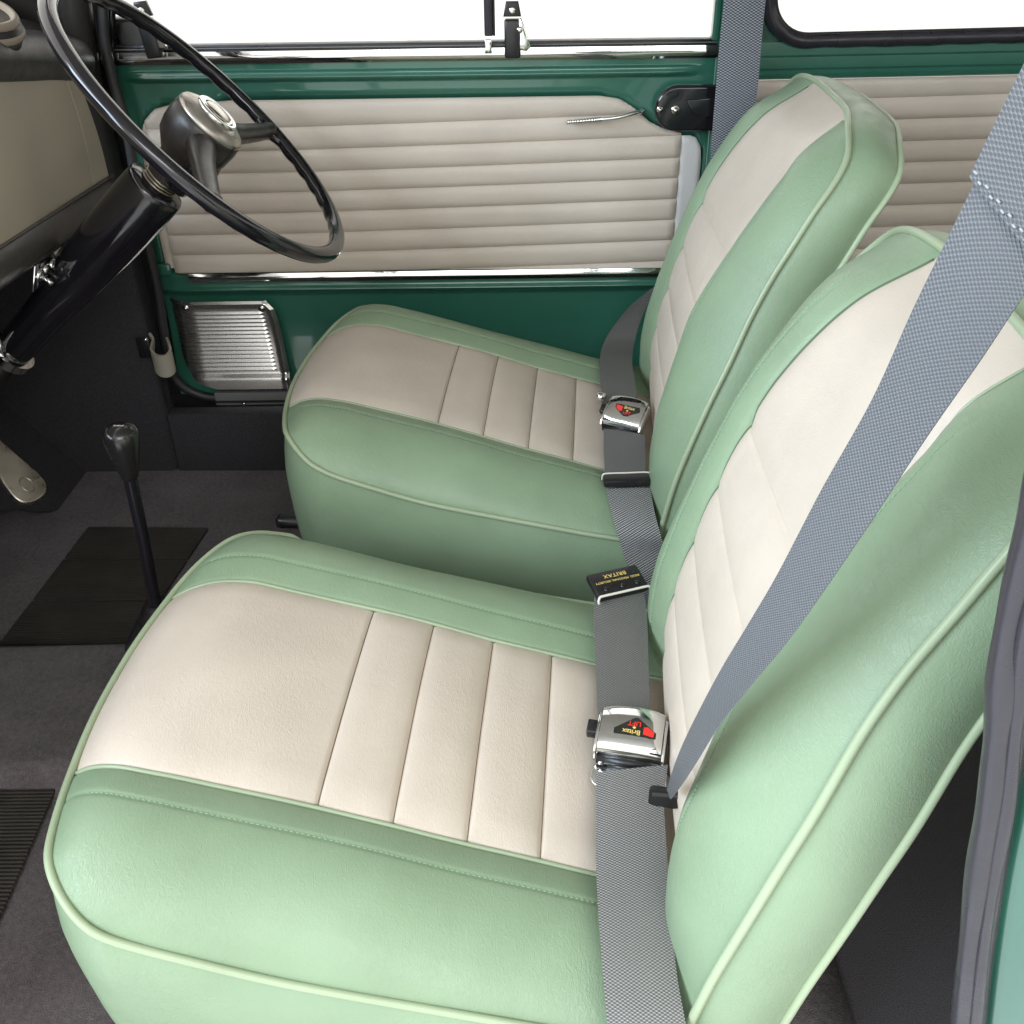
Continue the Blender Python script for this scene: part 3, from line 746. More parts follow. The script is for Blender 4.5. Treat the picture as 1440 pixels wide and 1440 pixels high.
def bkl(t, v):
    a, b, z = bk(t, v); return (a, b, z+LZ)
tpan = sorted(set([round(x, 5) for x in np.linspace(0, .88, 90)]+[round(x, 5) for x in np.linspace(.89, 1, 20)]+[round((s+d-ZB0)/(ZT-ZB0), 5) for s in BSE for d in (-.003, -.0015, -.0007, 0, .0007, .0015, .003)]))
vp = [v*.52 for v in vv]
PAN = grid(bkl, tpan, vp, True)
tb_ = list(np.linspace(0, .88, 70))+list(np.linspace(.89, 1, 18))
vb = [.52+.48*t for t in tt]
BL = grid(lambda t, v: bkl(t, -v), tb_, vb); BR = grid(bkl, tb_, vb, True)
# outline loop: left bottom -> top -> right bottom
LB = [np.array(bk(t, -1)) for t in tb_]+[np.array(bk(1, v)) for v in np.linspace(-1, 1, 41)[1:-1]]+[np.array(bk(t, 1)) for t in tb_[::-1]]
def smooth_loop(L, k=3, it=4):
    L = [p.copy() for p in L]
    for _ in range(it):
        N = [p.copy() for p in L]
        for i in range(1, len(L)-1): N[i] = (L[i-1]+L[i]*2+L[i+1])/4
        L = N
    return L
LBs = smooth_loop(LB, it=14)
def thick(p):
    z = p[2]; d = .061-.005*sm(z, -.5, -.27); return np.array([d, 0, -.22*d])
NB = []
for i in range(len(LBs)):
    d = LBs[min(i+2, len(LBs)-1)]-LBs[max(i-2, 0)]; th = thick(LBs[i]); n = np.cross(d, th); n /= np.linalg.norm(n); NB.append(n)
if NB[len(NB)//2][2] < 0: NB = [-n for n in NB]
def shell(i, k):
    p = LB[i] if k == 0 else LBs[i]; s = k/10
    q = p+thick(p)*s+NB[i]*(.0085*math.sin(math.pi*s)**.8)-NB[i]*.004*s
    return (q[0], q[1], q[2]+LZ)
SH = grid(shell, range(len(LB)), range(11))
RL = [np.array(shell(i, 10)) for i in range(len(LB))]
ctr = np.mean(RL, axis=0)
def rearp(i, s):
    p = RL[i]; tgt = np.array([p[0], 0, p[2]*.8+ctr[2]*.2]); q = p+(tgt-p)*s; q[0] += .014*math.sin(math.pi/2*min(1, s*1.3)); return tuple(q)
RP = grid(rearp, range(len(LB)), list(np.linspace(0, 1, 14)))
ZBm = LZ+ZB0
def under(v, s):
    a, b, z = bk(0, v); th = thick(np.array([a, b, z])); return (a+th[0]*s, b, z+LZ-.012*math.sin(math.pi*s)+th[2]*s)
UN = grid(under, np.linspace(-1, 1, 20), np.linspace(0, 1, 6))
back = obj('backrest', *join(BL, BR, SH, RP, UN), M['green_leather'], seat, local=True)
obj('centre_panel', *PAN, M['cream_leather'], back, local=True)
Lp = [p+n*.002+np.array([-.001, 0, LZ]) for p, n in zip(LBs, NB)]
obj('piping', *tube(Lp, .0034, 10), M['piping'], back, local=True)
obj('rear_piping', *tube([np.array(p)+n*.001 for p, n in zip(RL, NB)], .0036, 10), M['piping'], back, local=True)
for s in (-1, 1):
    L = [np.array(bkl(t, s*.52)) for t in np.linspace(0, .985, 120)]
    obj('seam_line', *tube([p+np.array([-.0006, -s*.0008, 0]) for p in L], .0011, 6), M['seam'] if s > 0 else M['piping'], back, local=True)
    L = []
    for t in np.linspace(.1, .93, 100):
        zc = ZB0+(ZT-ZB0)*t; ib = BIB(zc); bo = BOB(ZB0+(-.269-ZB0)*t); v = .52+.48*(.030)/(bo-ib); q = bkl(t, s*v); L.append(np.array(q)+np.array([-.0002, 0, 0]))
    obj('stitching', *sew(L), M['stitch'], back, local=True)
# ---- seat frame and feet (dark, seen only at the front corner)
fr = join(tube(smoothpath([(-.16, -.15, .19), (-.165, -.15, .17), (-.15, -.15, .12), (-.15, -.15, .01)], 4), .011, 10), tube(smoothpath([(-.16, .15, .19), (-.165, .15, .17), (-.15, .15, .12), (-.15, .15, .01)], 4), .011, 10),
          tube([(-.16, -.17, .185), (.27, -.17, .155)], .011, 10), tube([(-.16, .17, .185), (.27, .17, .155)], .011, 10), tube([(-.16, -.17, .185), (-.16, .17, .185)], .011, 10), tube([(.27, -.20, .165), (.27, .20, .165)], .011, 10),
          tube([(.25, -.19, .165), (.25, -.19, .0)], .011, 10), tube([(.25, .19, .165), (.25, .19, .0)], .011, 10), tube([(-.15, -.15, .012), (-.15, .15, .012)], .011, 10))
obj('seat_frame', *fr, M['satin_black'], seat, local=True)
obj('seat_pan', *box((.05, 0, .18), (.42, .36, .02), .01), M['satin_black'], seat, local=True)
obj('tilt_lever', *box((-.225, -.165, .192), (.06, .020, .016), .006), M['satin_black'], seat, local=True)
def copy_tree(o, parent=None):
    c = o.copy(); COL.objects.link(c); c.parent = parent
    for ch in list(o.children): copy_tree(ch, c)
    return c
bpy.context.view_layer.update()
seat2 = copy_tree(seat); seat2.location = seat.location+Vector((.06, .6, 0))
for ch in list(seat.children):
    if ch.name.startswith('tilt_lever'): bpy.data.objects.remove(ch)
seat2['label'] = 'farther green and cream leather seat, behind the steering wheel, beside the pleated door'

# ================================================================== SEAT BELTS
def strap_mesh(E, n=8, th=.0014, across=6, sag=None):
    """E: list of (left point, right point). returns verts, faces, uv of a thin solid strap"""
    Lp = smoothpath([e[0] for e in E], n); Rp = smoothpath([e[1] for e in E], n); V, F, UV = [], [], []; N = len(Lp); s = 0
    w0 = .048
    for i in range(N):
        if i: s += np.linalg.norm((Lp[i]+Rp[i])/2-(Lp[i-1]+Rp[i-1])/2)
        t = (Lp[min(i+1, N-1)]+Rp[min(i+1, N-1)]-Lp[max(i-1, 0)]-Rp[max(i-1, 0)]); nn = np.cross(t, Rp[i]-Lp[i]); nn /= np.linalg.norm(nn)+1e-12
        for side in (0, 1):
            for k in range(across+1):
                q = k/across; bulge = math.sin(math.pi*q)*(sag(i/(N-1)) if sag else .0006)
                edge = 1 if 0 < k < across else .35
                V.append(Lp[i]+(Rp[i]-Lp[i])*q+nn*((th/2*edge if side == 0 else -th/2*edge)+bulge)); UV.append((q*w0, s))
    m = across+1; R2 = 2*m
    for i in range(N-1):
        for k in range(across):
            F.append((i*R2+k, (i+1)*R2+k, (i+1)*R2+k+1, i*R2+k+1)); F.append((i*R2+m+k, i*R2+m+k+1, (i+1)*R2+m+k+1, (i+1)*R2+m+k))
        for k in (0, across): F.append((i*R2+k, i*R2+m+k, (i+1)*R2+m+k, (i+1)*R2+k))
    for i in (0, N-1):
        for k in range(across): F.append((i*R2+k, i*R2+k+1, i*R2+m+k+1, i*R2+m+k))
    return V, F, UV
def strap(name, E, m, parent, **k):
    V, F, UV = strap_mesh(E, **k); o = obj(name, V, F, m, parent, uv=UV)
    bm = bmesh.new(); bm.from_mesh(o.data); bmesh.ops.recalc_face_normals(bm, faces=bm.faces[:]); bm.to_mesh(o.data); bm.free(); o.data.set_sharp_from_angle(angle=math.radians(50)); return o
def buckle(parent, c, eu, ev, en, s=1.0, flip=1):
    """lift-lever buckle. eu across the strap, ev along it (towards the far side), en out of the cushion. s scales it"""
    c = np.array(c, float); P = lambda u, v, n: c+eu*u*s+ev*v*s+en*n*s
    # lever plate with a soft roll at its near end
    prof = [(.024, .010), (.021, .0125), (.012, .0145), (.002, .0158), (-.008, .0165), (-.013, .0160), (-.0165, .0140), (-.0190, .0105), (-.0200, .0060), (-.0200, .002)]
    V = []; F = []; hw = .0262; nu = 9
    for sd in (0, 1):
        for (v, n) in prof:
            for k in range(nu):
                u = -hw+2*hw*k/(nu-1); e = abs(u)/hw; V.append(P(u, v+(.0035*(1-e**2) if v > .02 else 0), n-.0016*e**6-(.0016 if sd else 0)))
    np_ = len(prof)
    for i in range(np_-1):
        for k in range(nu-1):
            q = (i*nu+k, i*nu+k+1, (i+1)*nu+k+1, (i+1)*nu+k); F.append(q); F.append(tuple(x+np_*nu for x in q)[::-1])
    for i in range(np_-1):
        for k in (0, nu-1): F.append((i*nu+k, (i+1)*nu+k, (i+1)*nu+k+np_*nu, i*nu+k+np_*nu))
    for i in (0, np_-1):
        for k in range(nu-1): F.append((i*nu+k, i*nu+k+1, i*nu+k+1+np_*nu, i*nu+k+np_*nu))
    B = obj('buckle', V, F, M['chrome'], parent, sharp=45)
    bm = bmesh.new(); bm.from_mesh(B.data); bmesh.ops.recalc_face_normals(bm, faces=bm.faces[:]); bm.to_mesh(B.data); bm.free(); B.data.set_sharp_from_angle(angle=math.radians(45))
    ch = [(-.0225, -.002), (.020, -.004), (.021, .006), (.014, .0125), (-.004, .0150), (-.015, .0145), (-.0215, .011), (-.0240, .004)]
    for sgn in (-1, 1): obj('cheek', *prism(ch, P(sgn*.0280-.0009, 0, 0), ev*s, en*s, eu*s, .0022, .0006), M['chrome'], B, sharp=40)
    obj('roller', *join(tube([P(-.026, -.0225, .002), P(.026, -.0225, .002)], .0042*s, 12), tube([P(-.016, -.026, -.001), P(.016, -.026, -.001)], .003*s, 8)), M['satin_black'], B)
    for sg in (-1, 1): obj('pin', *lathe(P(sg*.022, -.026, .003), -ev, [(.0022*s, 0), (.0022*s, .002*s), (.0002, .0022*s)], 10), M['chrome'], B)
    obj('release_tab', *box(P(-.0335, .0035, .004), (.0085*s, .013*s, .010*s), .0012, (eu, ev, en)), M['satin_black'], B)
    # printed badge: five-sided black plate, red wedge, lettering
    ru, rv = eu*flip, ev*flip; q0 = P(.003, .003, .0158); tn = en*.9985+ev*(-.055); rv = rv-tn*np.dot(rv, tn); rv /= np.linalg.norm(rv)
    pen = [(-.0165, -.0025), (-.0165, -.0070), (-.0150, -.0078), (.0150, -.0078), (.0165, -.0070), (.0165, -.0025), (.0012, .0088), (-.0012, .0088)]
    pen = [(x, -y) for x, y in pen][::-1]
    tip = [(x*s*1.06, y*s*1.06) for x, y in pen]
    Bd = obj('badge', *prism(tip, q0+tn*.0002, ru, rv, tn, .0007*s), M['label_black'], B, False)
    q1 = q0+tn*.00115*s
    tri = [(-.0155, .0068), (-.0158, .0022), (-.010, -.0018), (-.0068, -.0012), (-.0068, .0052)]
    red = prism([(x*s, y*s) for x, y in tri], q1-tn*.0002, ru, rv, tn, .0003*s)
    red2 = lettering('LIFT', .0062*s, q1+rv*(-.0035*s)+ru*(.0012*s), ru, rv, tn, .0002)
    obj('badge_red', *join(red, red2), M['red'], Bd, False)
    g1 = lettering('Britax', .0062*s, q1+rv*(.0045*s)+ru*(.0030*s), ru, rv, tn, .0003)
    lz = [(0, .0013), (.0016, 0), (0, -.0013), (-.0016, 0)]; d1 = prism([(x*s, y*s+.0003) for x, y in lz], q1+ru*(.001*s), ru, rv, tn, .0003*s)
    obj('badge_gold', *join(g1, d1), M['gold'], Bd, False)
    return B

# ---- passenger (near) belt
belt = thing('seat_belt', 'nearest grey lap belt with chrome buckle lying across the near seat', 'seat belt', (.09, .60, -.66), 'grey webbing seat belts')
ED = lambda L: [(at(*a, z=za), at(*b, z=zb_)) for a, b, za, zb_ in L]
E1 = ED([((838, 1087), (939, 1076), -.6445, -.644), ((838, 1140), (934, 1130), -.648, -.647), ((838, 1210), (938, 1205), -.650, -.650), ((842, 1290), (944, 1290), -.650, -.651), ((848, 1370), (952, 1372), -.655, -.657), ((855, 1450), (966, 1450), -.668, -.671), ((862, 1520), (975, 1520), -.70, -.705), ((866, 1600), (980, 1600), -.76, -.765)])
strap('lap_strap', E1, M['web'], belt)
E2 = ED([((836, 832), (902, 822), -.632, -.632), ((835, 862), (908, 850), -.640, -.640), ((836, 900), (911, 895), -.645, -.645), ((838, 945), (912, 945), -.648, -.648), ((840, 1000), (914, 1004), -.648, -.648), ((846, 1030), (918, 1030), -.652, -.652)])
strap('inner_strap', E2, M['web_dark'], belt)
p1, p2 = at(838, 1087, z=-.6445), at(939, 1076, z=-.644)
bl_, br_ = at(846, 1066, z=-.642), at(939, 1081, z=-.642); fl_, fr_ = at(844, 984, z=-.630), at(924, 998, z=-.630)
eu = (br_-bl_); W_ = np.linalg.norm(eu); eu /= W_; ev = ((fl_+fr_)-(bl_+br_))/2; ev -= eu*np.dot(ev, eu); H_ = np.linalg.norm(ev); ev /= H_; en = np.cross(eu, ev)
cc = (bl_+br_+fl_+fr_)/4-en*.012
buckle(belt, cc, eu, ev, en, W_/.054, -1)
# chrome slip tongue peeping out on both sides under the strap
tg = join(prism(rounded(-.034, -.011, .034, .011, .009), at(887, 1098, z=-.660), eu, ev, en, .0025, .0008)); 
tgo = obj('tongue', *tg, M['chrome'], belt, sharp=40)
# sleeve with maker's lettering at the far end
sl, sr = at(832, 828, z=-.634), at(903, 812, z=-.634); tl, tr = at(831, 818, z=-.628), at(901, 798, z=-.628)
su = sr-sl; su /= np.linalg.norm(su); sv = (at(865, 806, z=-.628)-at(868, 836, z=-.632)); sv -= su*np.dot(sv, su); sv /= np.linalg.norm(sv); sn = np.cross(su, sv); wS = np.linalg.norm(sr-sl)
sc_ = at(868, 820, z=-.629)
slv = obj('sleeve', *box(sc_, (wS, .034, .009), .003, (su, sv, sn), 3), M['satin_black'], belt, sharp=40)
obj('sleeve_lettering', *join(lettering('BRITAX', .0068, sc_+sv*.008+sn*.0045, -su, -sv, sn, .0002, 1.1), lettering('REGD. PERSONAL SECURITY', .0038, sc_+sv*.0008+sn*.0045, -su, -sv, sn, .0002)), M['gold'], slv, False)
obj('sleeve_stud', *join(*[lathe(sc_+su*d-sv*.0085+sn*.0044, sn, [(.0028, 0), (.0026, .0008), (.0014, .0012), (.0002, .0012)], 12) for d in (-.016, .002, .018)]), M['gloss_black'], slv)
rg = [sc_+su*wS/2*x-sv*y+sn*n for x, y, n in ((-1.01, .0205, -.001), (-1.02, .0195, .002), (-.96, .0180, .005), (-.85, .0175, .0055), (-.4, .0175, .0055), (0, .0175, .0055), (.4, .0175, .0055), (.85, .0175, .0055), (.96, .0180, .005), (1.02, .0195, .002), (1.01, .0205, -.001))]
wm = mat('pale_cord', (.72, .68, .60), .4)[0]
obj('keeper_ring', *tube(smoothpath(rg, 5), .0013, 8), wm, belt)

# shoulder strap rising to the near door pillar
Lpx = [(938, 1110), (948, 1078), (962, 1043), (983, 1000), (1015, 940), (1056, 872), (1095, 805), (1156, 688), (1226, 563), (1284, 435), (1335, 330), (1400, 196), (1466, 60), (1530, -90)]
Rpx = [(943, 1124), (960, 1102), (982, 1068), (1012, 1020), (1056, 964), (1102, 909), (1148, 846), (1222, 738), (1303, 615), (1378, 508), (1434, 424), (1504, 322), (1590, 200), (1670, 60)]
EE = []; pd = None
cs = [((a[0]+b[0])/2, (a[1]+b[1])/2) for a, b in zip(Lpx, Rpx)]
dist = np.concatenate([[0], np.cumsum([math.dist(p, q) for p, q in zip(cs[:-1], cs[1:])])]); full = math.dist((938, 1115), (1440, 250))
for (l, r), ds in zip(zip(Lpx, Rpx), dist):
    q_ = ds/full; d = 1/(1/.735+(q_**.60 if q_ < 1 else 1+(q_-1)*.60)*(1/.43-1/.735)); best = None
    for e in np.linspace(0, .08, 161):
        a = at(*l, d=d*(1+e)); b = at(*r, d=d*(1-e)); q = abs(np.linalg.norm(a-b)-.047)
        if best is None or q < best[0]: best = (q, a, b)
    EE.append((best[1], best[2]))
sho = thing('seat_belt', 'broad blue grey shoulder belt rising diagonally across the near seat', 'seat belt', EE[0][0], 'grey webbing seat belts')
strap('webbing', EE, M['web_blue'], sho)
# doubled end, sewn on
def shift(E, d):
    out = []
    for (a, b) in E:
        n = np.cross(np.array([0, 0, 1.]), b-a); n = -(a+b)/2; n /= np.linalg.norm(n); ax = (b-a)/np.linalg.norm(b-a)
        out.append((a+n*d-ax*.0035, b+n*d+ax*.001))
    return out
E3 = [(EE[9][0]*.0+at(1362, 262, d=.455), EE[11][1]*.45+EE[10][1]*.55)]+[EE[11], EE[12], EE[13]]
E3 = [(.45*EE[10][0]+.55*EE[11][0], .55*EE[10][1]+.45*EE[11][1]), EE[11], EE[12], EE[13]]
dbl = strap('doubled_end', shift(E3, .003), M['web_blue'], sho)
sa, sb = shift(E3, .0045)[0]; stw = mat('white_thread', (.36, .37, .40), .7)[0]
dirn = (EE[12][0]-EE[11][0]); dirn /= np.linalg.norm(dirn)
parts = []
for k in range(13):
    q = sa+(sb-sa)*(k+.5)/13+dirn*(.002 if k % 2 else .0035); parts.append(tube([q-(sb-sa)*.020, q+(sb-sa)*.020], .0006, 6))
obj('stitching', *join(*parts), stw, dbl)
# dark metal link where the shoulder strap meets the lap strap
q = at(940, 1118, d=.775)
lk = obj('link', *join(prism(rounded(-.012, -.014, .012, .012, .005), q+np.array([-.003, 0, -.004]), eu, en, ev, .004, .001), tube([q+eu*(-.012), q+eu*.010+en*.004], .0035, 8)), M['satin_black'], sho, sharp=40)

# ---- driver's (far) belt
belt2 = thing('seat_belt', 'farther grey lap belt with chrome buckle lying across the far seat', 'seat belt', (.14, 1.2, -.66), 'grey webbing seat belts')
E1 = ED([((849, 603), (907, 612), -.650, -.648), ((849, 630), (907, 630), -.652, -.651), ((850, 655), (908, 655), -.653, -.653), ((851, 676), (911, 674), -.655, -.655)])
E1 += [(at(853, 688, z=-.660), at(914, 686, z=-.660)), (at(859, 718, z=-.668), at(921, 722, z=-.668)), (at(867, 746, z=-.680), at(929, 752, z=-.682)), (at(876, 775, y=.956), at(936, 780, y=.958)), (at(886, 810, y=.945), at(944, 815, y=.947)), (at(896, 850, y=.940), at(952, 855, y=.942))]
strap('lap_strap', E1[:4], M['web_dark'], belt2)
strap('inner_strap', E1[4:], M['web_bw'], belt2)
kc = (E1[3][0]+E1[3][1])/2+np.array([0, -.004, .002]); ku = E1[3][1]-E1[3][0]; kw = np.linalg.norm(ku); ku /= kw; kv = np.cross(np.array([0, 0, 1.]), ku); kn = np.array([0, 0, 1.])
kp_ = obj('sleeve', *box(kc, (kw+.006, .018, .010), .003, (ku, kv, kn)), M['satin_black'], belt2, sharp=40)
obj('keeper_ring', *tube(smoothpath([kc+ku*(kw/2+.003)*x+kv*.008+kn*n for x, n in ((-1, -.003), (-.98, .004), (-.8, .0058), (0, .0058), (.8, .0058), (.98, .004), (1, -.003))], 4), .0011, 8), wm, belt2)
E2 = ED([((846, 572), (896, 578), -.650, -.648), ((846, 552), (896, 560), -.648, -.646)])
E2 += [(at(843, 525, z=-.648), at(893, 538, z=-.647)), (at(844, 500, z=-.652), at(889, 508, z=-.655)), (at(850, 480, y=1.44), at(893, 478, y=1.45)), (at(864, 457, y=1.46), at(905, 440, y=1.475)), (at(886, 430, y=1.475), at(930, 395, y=1.49))]
strap('outer_strap', E2, M['web_dark'], belt2)
bl_, br_ = at(850, 600, z=-.646), at(904, 612, z=-.646); fl_, fr_ = at(851, 552, z=-.617), at(908, 564, z=-.617)
eu2 = (br_-bl_); W2_ = np.linalg.norm(eu2); eu2 /= W2_; ev2 = ((fl_+fr_)-(bl_+br_))/2; ev2 -= eu2*np.dot(ev2, eu2); ev2 /= np.linalg.norm(ev2); en2 = np.cross(eu2, ev2)
bk2 = buckle(belt2, (bl_+br_+fl_+fr_)/4-en2*.012, eu2, ev2, en2, W2_/.056, 1)
p = at(845, 558, z=-.638); obj('release_pin', *lathe(p, -eu2, [(.006, -.006), (.0065, 0), (.0065, .004), (.004, .006), (.0003, .006)], 14), M['chrome'], bk2)
# far shoulder strap hanging on the B-post
E4 = [(at(1020, -60, y=1.49), at(1088, -60, y=1.485)), (at(1018, 0, y=1.49), at(1077, 0, y=1.485)), (at(1012, 60, y=1.493), at(1071, 60, y=1.487)), (at(1007, 120, y=1.497), at(1066, 120, y=1.49)), (at(1002, 180, y=1.50), at(1058, 180, y=1.492)), (at(998, 240, y=1.503), at(1052, 240, y=1.495)), (at(990, 320, y=1.51), at(1040, 320, y=1.50)), (at(975, 420, y=1.51), at(1028, 420, y=1.50))]
hb = thing('seat_belt', 'grey shoulder belt hanging on the far door pillar, beside the black bracket', 'seat belt', E4[0][0], 'grey webbing seat belts')
strap('webbing', E4, webbing('pillar_webbing', (.035, .04, .05), (.42, .44, .48), .0036), hb)

# ================================================================== STEERING WHEEL AND COLUMN
C0 = np.array([-.356, 1.246, -.283]); al, be = .754, .054
nW = np.array([math.cos(al)*math.cos(be), math.sin(be), math.sin(al)*math.cos(be)]); uW = np.cross(nW, [0, 0, 1.]); uW /= np.linalg.norm(uW); wW = np.cross(uW, nW)
PW = lambda ang, r, h=0: C0+r*(math.cos(math.radians(ang))*uW+math.sin(math.radians(ang))*wW)+nW*h
wheel = thing('steering_wheel', 'large thin rimmed black steering wheel with two spokes and a bronze centre cap', 'steering wheel', C0)
V, F = [], []; NR, nn = 240, 16
for i in range(NR):
    t = 2*math.pi*i/NR; rd = math.cos(t)*uW+math.sin(t)*wW
    grip = (.5+.5*math.cos(i*2*math.pi/ (NR/40)))**2
    for k in range(nn):
        an = 2*math.pi*k/nn; c, s = math.cos(an), math.sin(an)
        back_ = max(0, -(s*.8+c*.6)); r = .0102+.0004*s-.0018*grip*back_**2
        V.append(C0+rd*(.2+c*r)+nW*(s*r*.95))
for i in range(NR):
    for k in range(nn): j = (i+1) % NR; F.append((i*nn+k, i*nn+(k+1) % nn, j*nn+(k+1) % nn, j*nn+k))
obj('rim', V, F, M['gloss_black'], wheel)
for ang in (200, 346):
    L = smoothpath([PW(ang, .035, -.012), PW(ang, .07, -.012), PW(ang, .12, -.009), PW(ang, .165, -.005), PW(ang, .188, -.002), PW(ang, .2, 0)], 6)
    r = np.interp(np.linspace(0, 1, len(L)), [0, .3, .7, .88, 1], [.019, .0135, .0108, .0118, .0095])
    sp = obj('spoke', *tube(L, list(r), 16, squash=(1, 1)), M['hub_black'], wheel)
    for sg in (-1, 1):
        L = smoothpath([PW(ang+sg*0, .176, -.004), PW(ang+sg*2.2, .190, -.002), PW(ang+sg*6, .1975, 0)], 5); obj('spoke_root', *tube(L, .007, 10), M['gloss_black'], sp)
hub = obj('hub', *lathe(C0, nW, [(.018, -.105), (.021, -.095), (.021, -.070), (.024, -.055), (.032, -.045), (.040, -.035), (.0435, -.022), (.0445, -.006), (.0435, .004), (.042, .007)], 40), M['hub_black'], wheel)
cap = obj('horn_cap', *lathe(C0, nW, [(.0425, .004), (.0430, .0085), (.0405, .0125), (.032, .0170), (.0255, .0200), (.0005, .0205)], 40), M['bronze'], hub)
obj('cap_ring', *lathe(C0, nW, [(.0265, .0180), (.0262, .0222), (.0238, .0238), (.0222, .0222), (.0205, .0225), (.0195, .0238), (.0178, .0232), (.017, .0216)], 40), M['chrome'], cap)
obj('cap_medallion', *lathe(C0, nW, [(.0165, .020), (.0165, .0232), (.0150, .0242), (.0090, .0258), (.0005, .0262)], 36), metal('pale_medallion', (.62, .58, .52), .25), cap)
obj('indicator_shroud', *tube(smoothpath([C0-nW*.030-uW*.0-wW*.012, C0-nW*.055-wW*.014, C0-nW*.082-wW*.010], 6), [.030, .031, .032, .032, .031, .030, .029, .028, .026, .025, .024, .023, .022], 22), M['gloss_black'], hub)

col = thing('steering_column', 'glossy black tapered steering column running down into the footwell', 'steering column', C0-nW*.3)
c1 = C0-nW*.100; c2 = at(24, 476, d=1.30); 
c2 = C0-nW*.40+np.array([0, 0, .007]); ax = c2-c1; Lc = np.linalg.norm(ax); ax /= Lc
prof = [(.020, -.004), (.0345, -.003), (.0365, .001), (.0372, .006), (.0372, .03), (.0372, .06), (.036, .10), (.033, .15), (.0285, .20), (.0255, .24), (.0240, Lc), (.024, Lc+.03)]
cw = obj('cowl', *lathe(c1, ax, prof, 40), M['gloss_black'], col)
obj('cowl_seam', *tube([c1+ax*h+np.cross(ax, [0, 0, 1.])/np.linalg.norm(np.cross(ax, [0, 0, 1.]))*(r-.0006)*.8+np.cross(np.cross(ax, [0, 0, 1.]), ax)*r*.55 for r, h in ((.0372, .01), (.0372, .06), (.036, .10), (.033, .15))], .0009, 6), M['grey_rubber'], cw)
obj('collar', *join(*[lathe(C0, -nW, [(.019, .084+.004*k), (.0225, .085+.004*k), (.0225, .0868+.004*k), (.019, .0878+.004*k)], 28) for k in range(4)]), metal('steel_collar', (.30, .27, .22), .25), col)
for (a, b) in ((29, 437), (65, 465)):
    p = c1+ax*(np.dot(at(a, b, d=np.dot(c2, _fw))-c1, ax)); q = at(a, b, d=np.dot(c2, _fw)-.02); obj('cowl_screw', *lathe(q, -_fw, [(.004, -.01), (.004, 0), (.003, .0025), (.0003, .003)], 12), M['chrome'], col)
obj('column_clamp', *join(lathe(c1+ax*(Lc+.012), ax, [(.0245, 0), (.031, .001), (.031, .013), (.0245, .014)], 28), box(c1+ax*(Lc+.018)+np.array([-.01, -.02, .02]), (.03, .012, .05), .003)), M['chrome'], col, sharp=40)
obj('inner_column', *tube([c1+ax*Lc, c1+ax*(Lc+.28)], .020, 18), M['satin_black'], col)

# ================================================================== DASHBOARD
dash = thing('dashboard', 'cream trimmed dashboard with black padded rolls along its top and lower edges', 'dashboard', (-.6, 1.2, -.4))
tR, tL = np.array([-.572, 1.438, -.262]), at(0, 112, x=-.57); bR, bL = np.array([-.572, 1.468, -.400]), at(0, 346, x=-.57)
dT = tL-tR; dB = bL-bR
def dpt(s, k):
    a = tR+dT*s; b = bR+dB*s; p = a+(b-a)*k; return (p[0]+.006*math.sin(math.pi*k)*.6-.002*gau(s-.17, .006), p[1], p[2])
V, F = grid(dpt, sorted(set(list(np.linspace(0, 2.6, 60))+[.155, .16, .165, .17, .175, .18, .185])), np.linspace(0, 1, 20), True); dp = obj('dash_panel', V, F, M['dash_vinyl'], dash)
top_path = [tR+np.array([-.02, .045, .012]), tR+np.array([-.016, .01, .020])]+[tR+dT*s+np.array([-.016, 0, .024]) for s in (.3, .6, 1, 1.5, 2, 2.6)]
obj('crash_roll', *tube(smoothpath(top_path, 5), .031, 18), M['black_vinyl'], dash)
obj('dash_top', *tube(smoothpath([p+np.array([-.05, 0, .010]) for p in top_path], 5), .040, 18), M['black_vinyl'], dash)
low = [bR+dB*s+np.array([-.012, 0, -.021]) for s in (0.0, .3, .6, 1, 1.5, 2, 2.6)]
obj('lower_roll', *tube(smoothpath(low, 5), [.021+.004*min(1, i/12) for i in range(31)], 18), M['roll_vinyl'], dash)
obj('roll_piping', *tube(smoothpath([bR+dB*s+np.array([.002, 0, -.001]) for s in (-.03, .3, .6, 1, 1.5, 2, 2.6)], 5), .0022, 8), M['roll_vinyl'], dash)
sh_ = join(*[box(((-.62-.22), .92, -.435), (.46, 1.2, .012), .004)]); obj('parcel_shelf', *sh_, M['dark_carpet'], dash)
# instrument binnacle: its pale rim just enters the frame
ctr_ = at(-50, 6, d=1.12); e_, g_, a_ = frame((.35, -.12, 1.0))
bin_ = obj('binnacle', *lathe(ctr_-np.array([0, 0, .03]), (.35, -.12, 1.0), [(.050, -.002), (.052, .010), (.050, .020), (.046, .024)], 40), M['black_vinyl'], dash)
obj('binnacle_rim', *join(lathe(ctr_-np.array([0, 0, .03]), (.35, -.12, 1.0), [(.0475, .020), (.0475, .026), (.044, .030), (.040, .029), (.038, .024)], 40), lathe(ctr_-np.array([0, 0, .03]), (.35, -.12, 1.0), [(.052, .008), (.0535, .010), (.0535, .014), (.052, .016)], 40)), plastic('pale_rim', (.27, .22, .17), .4), bin_)
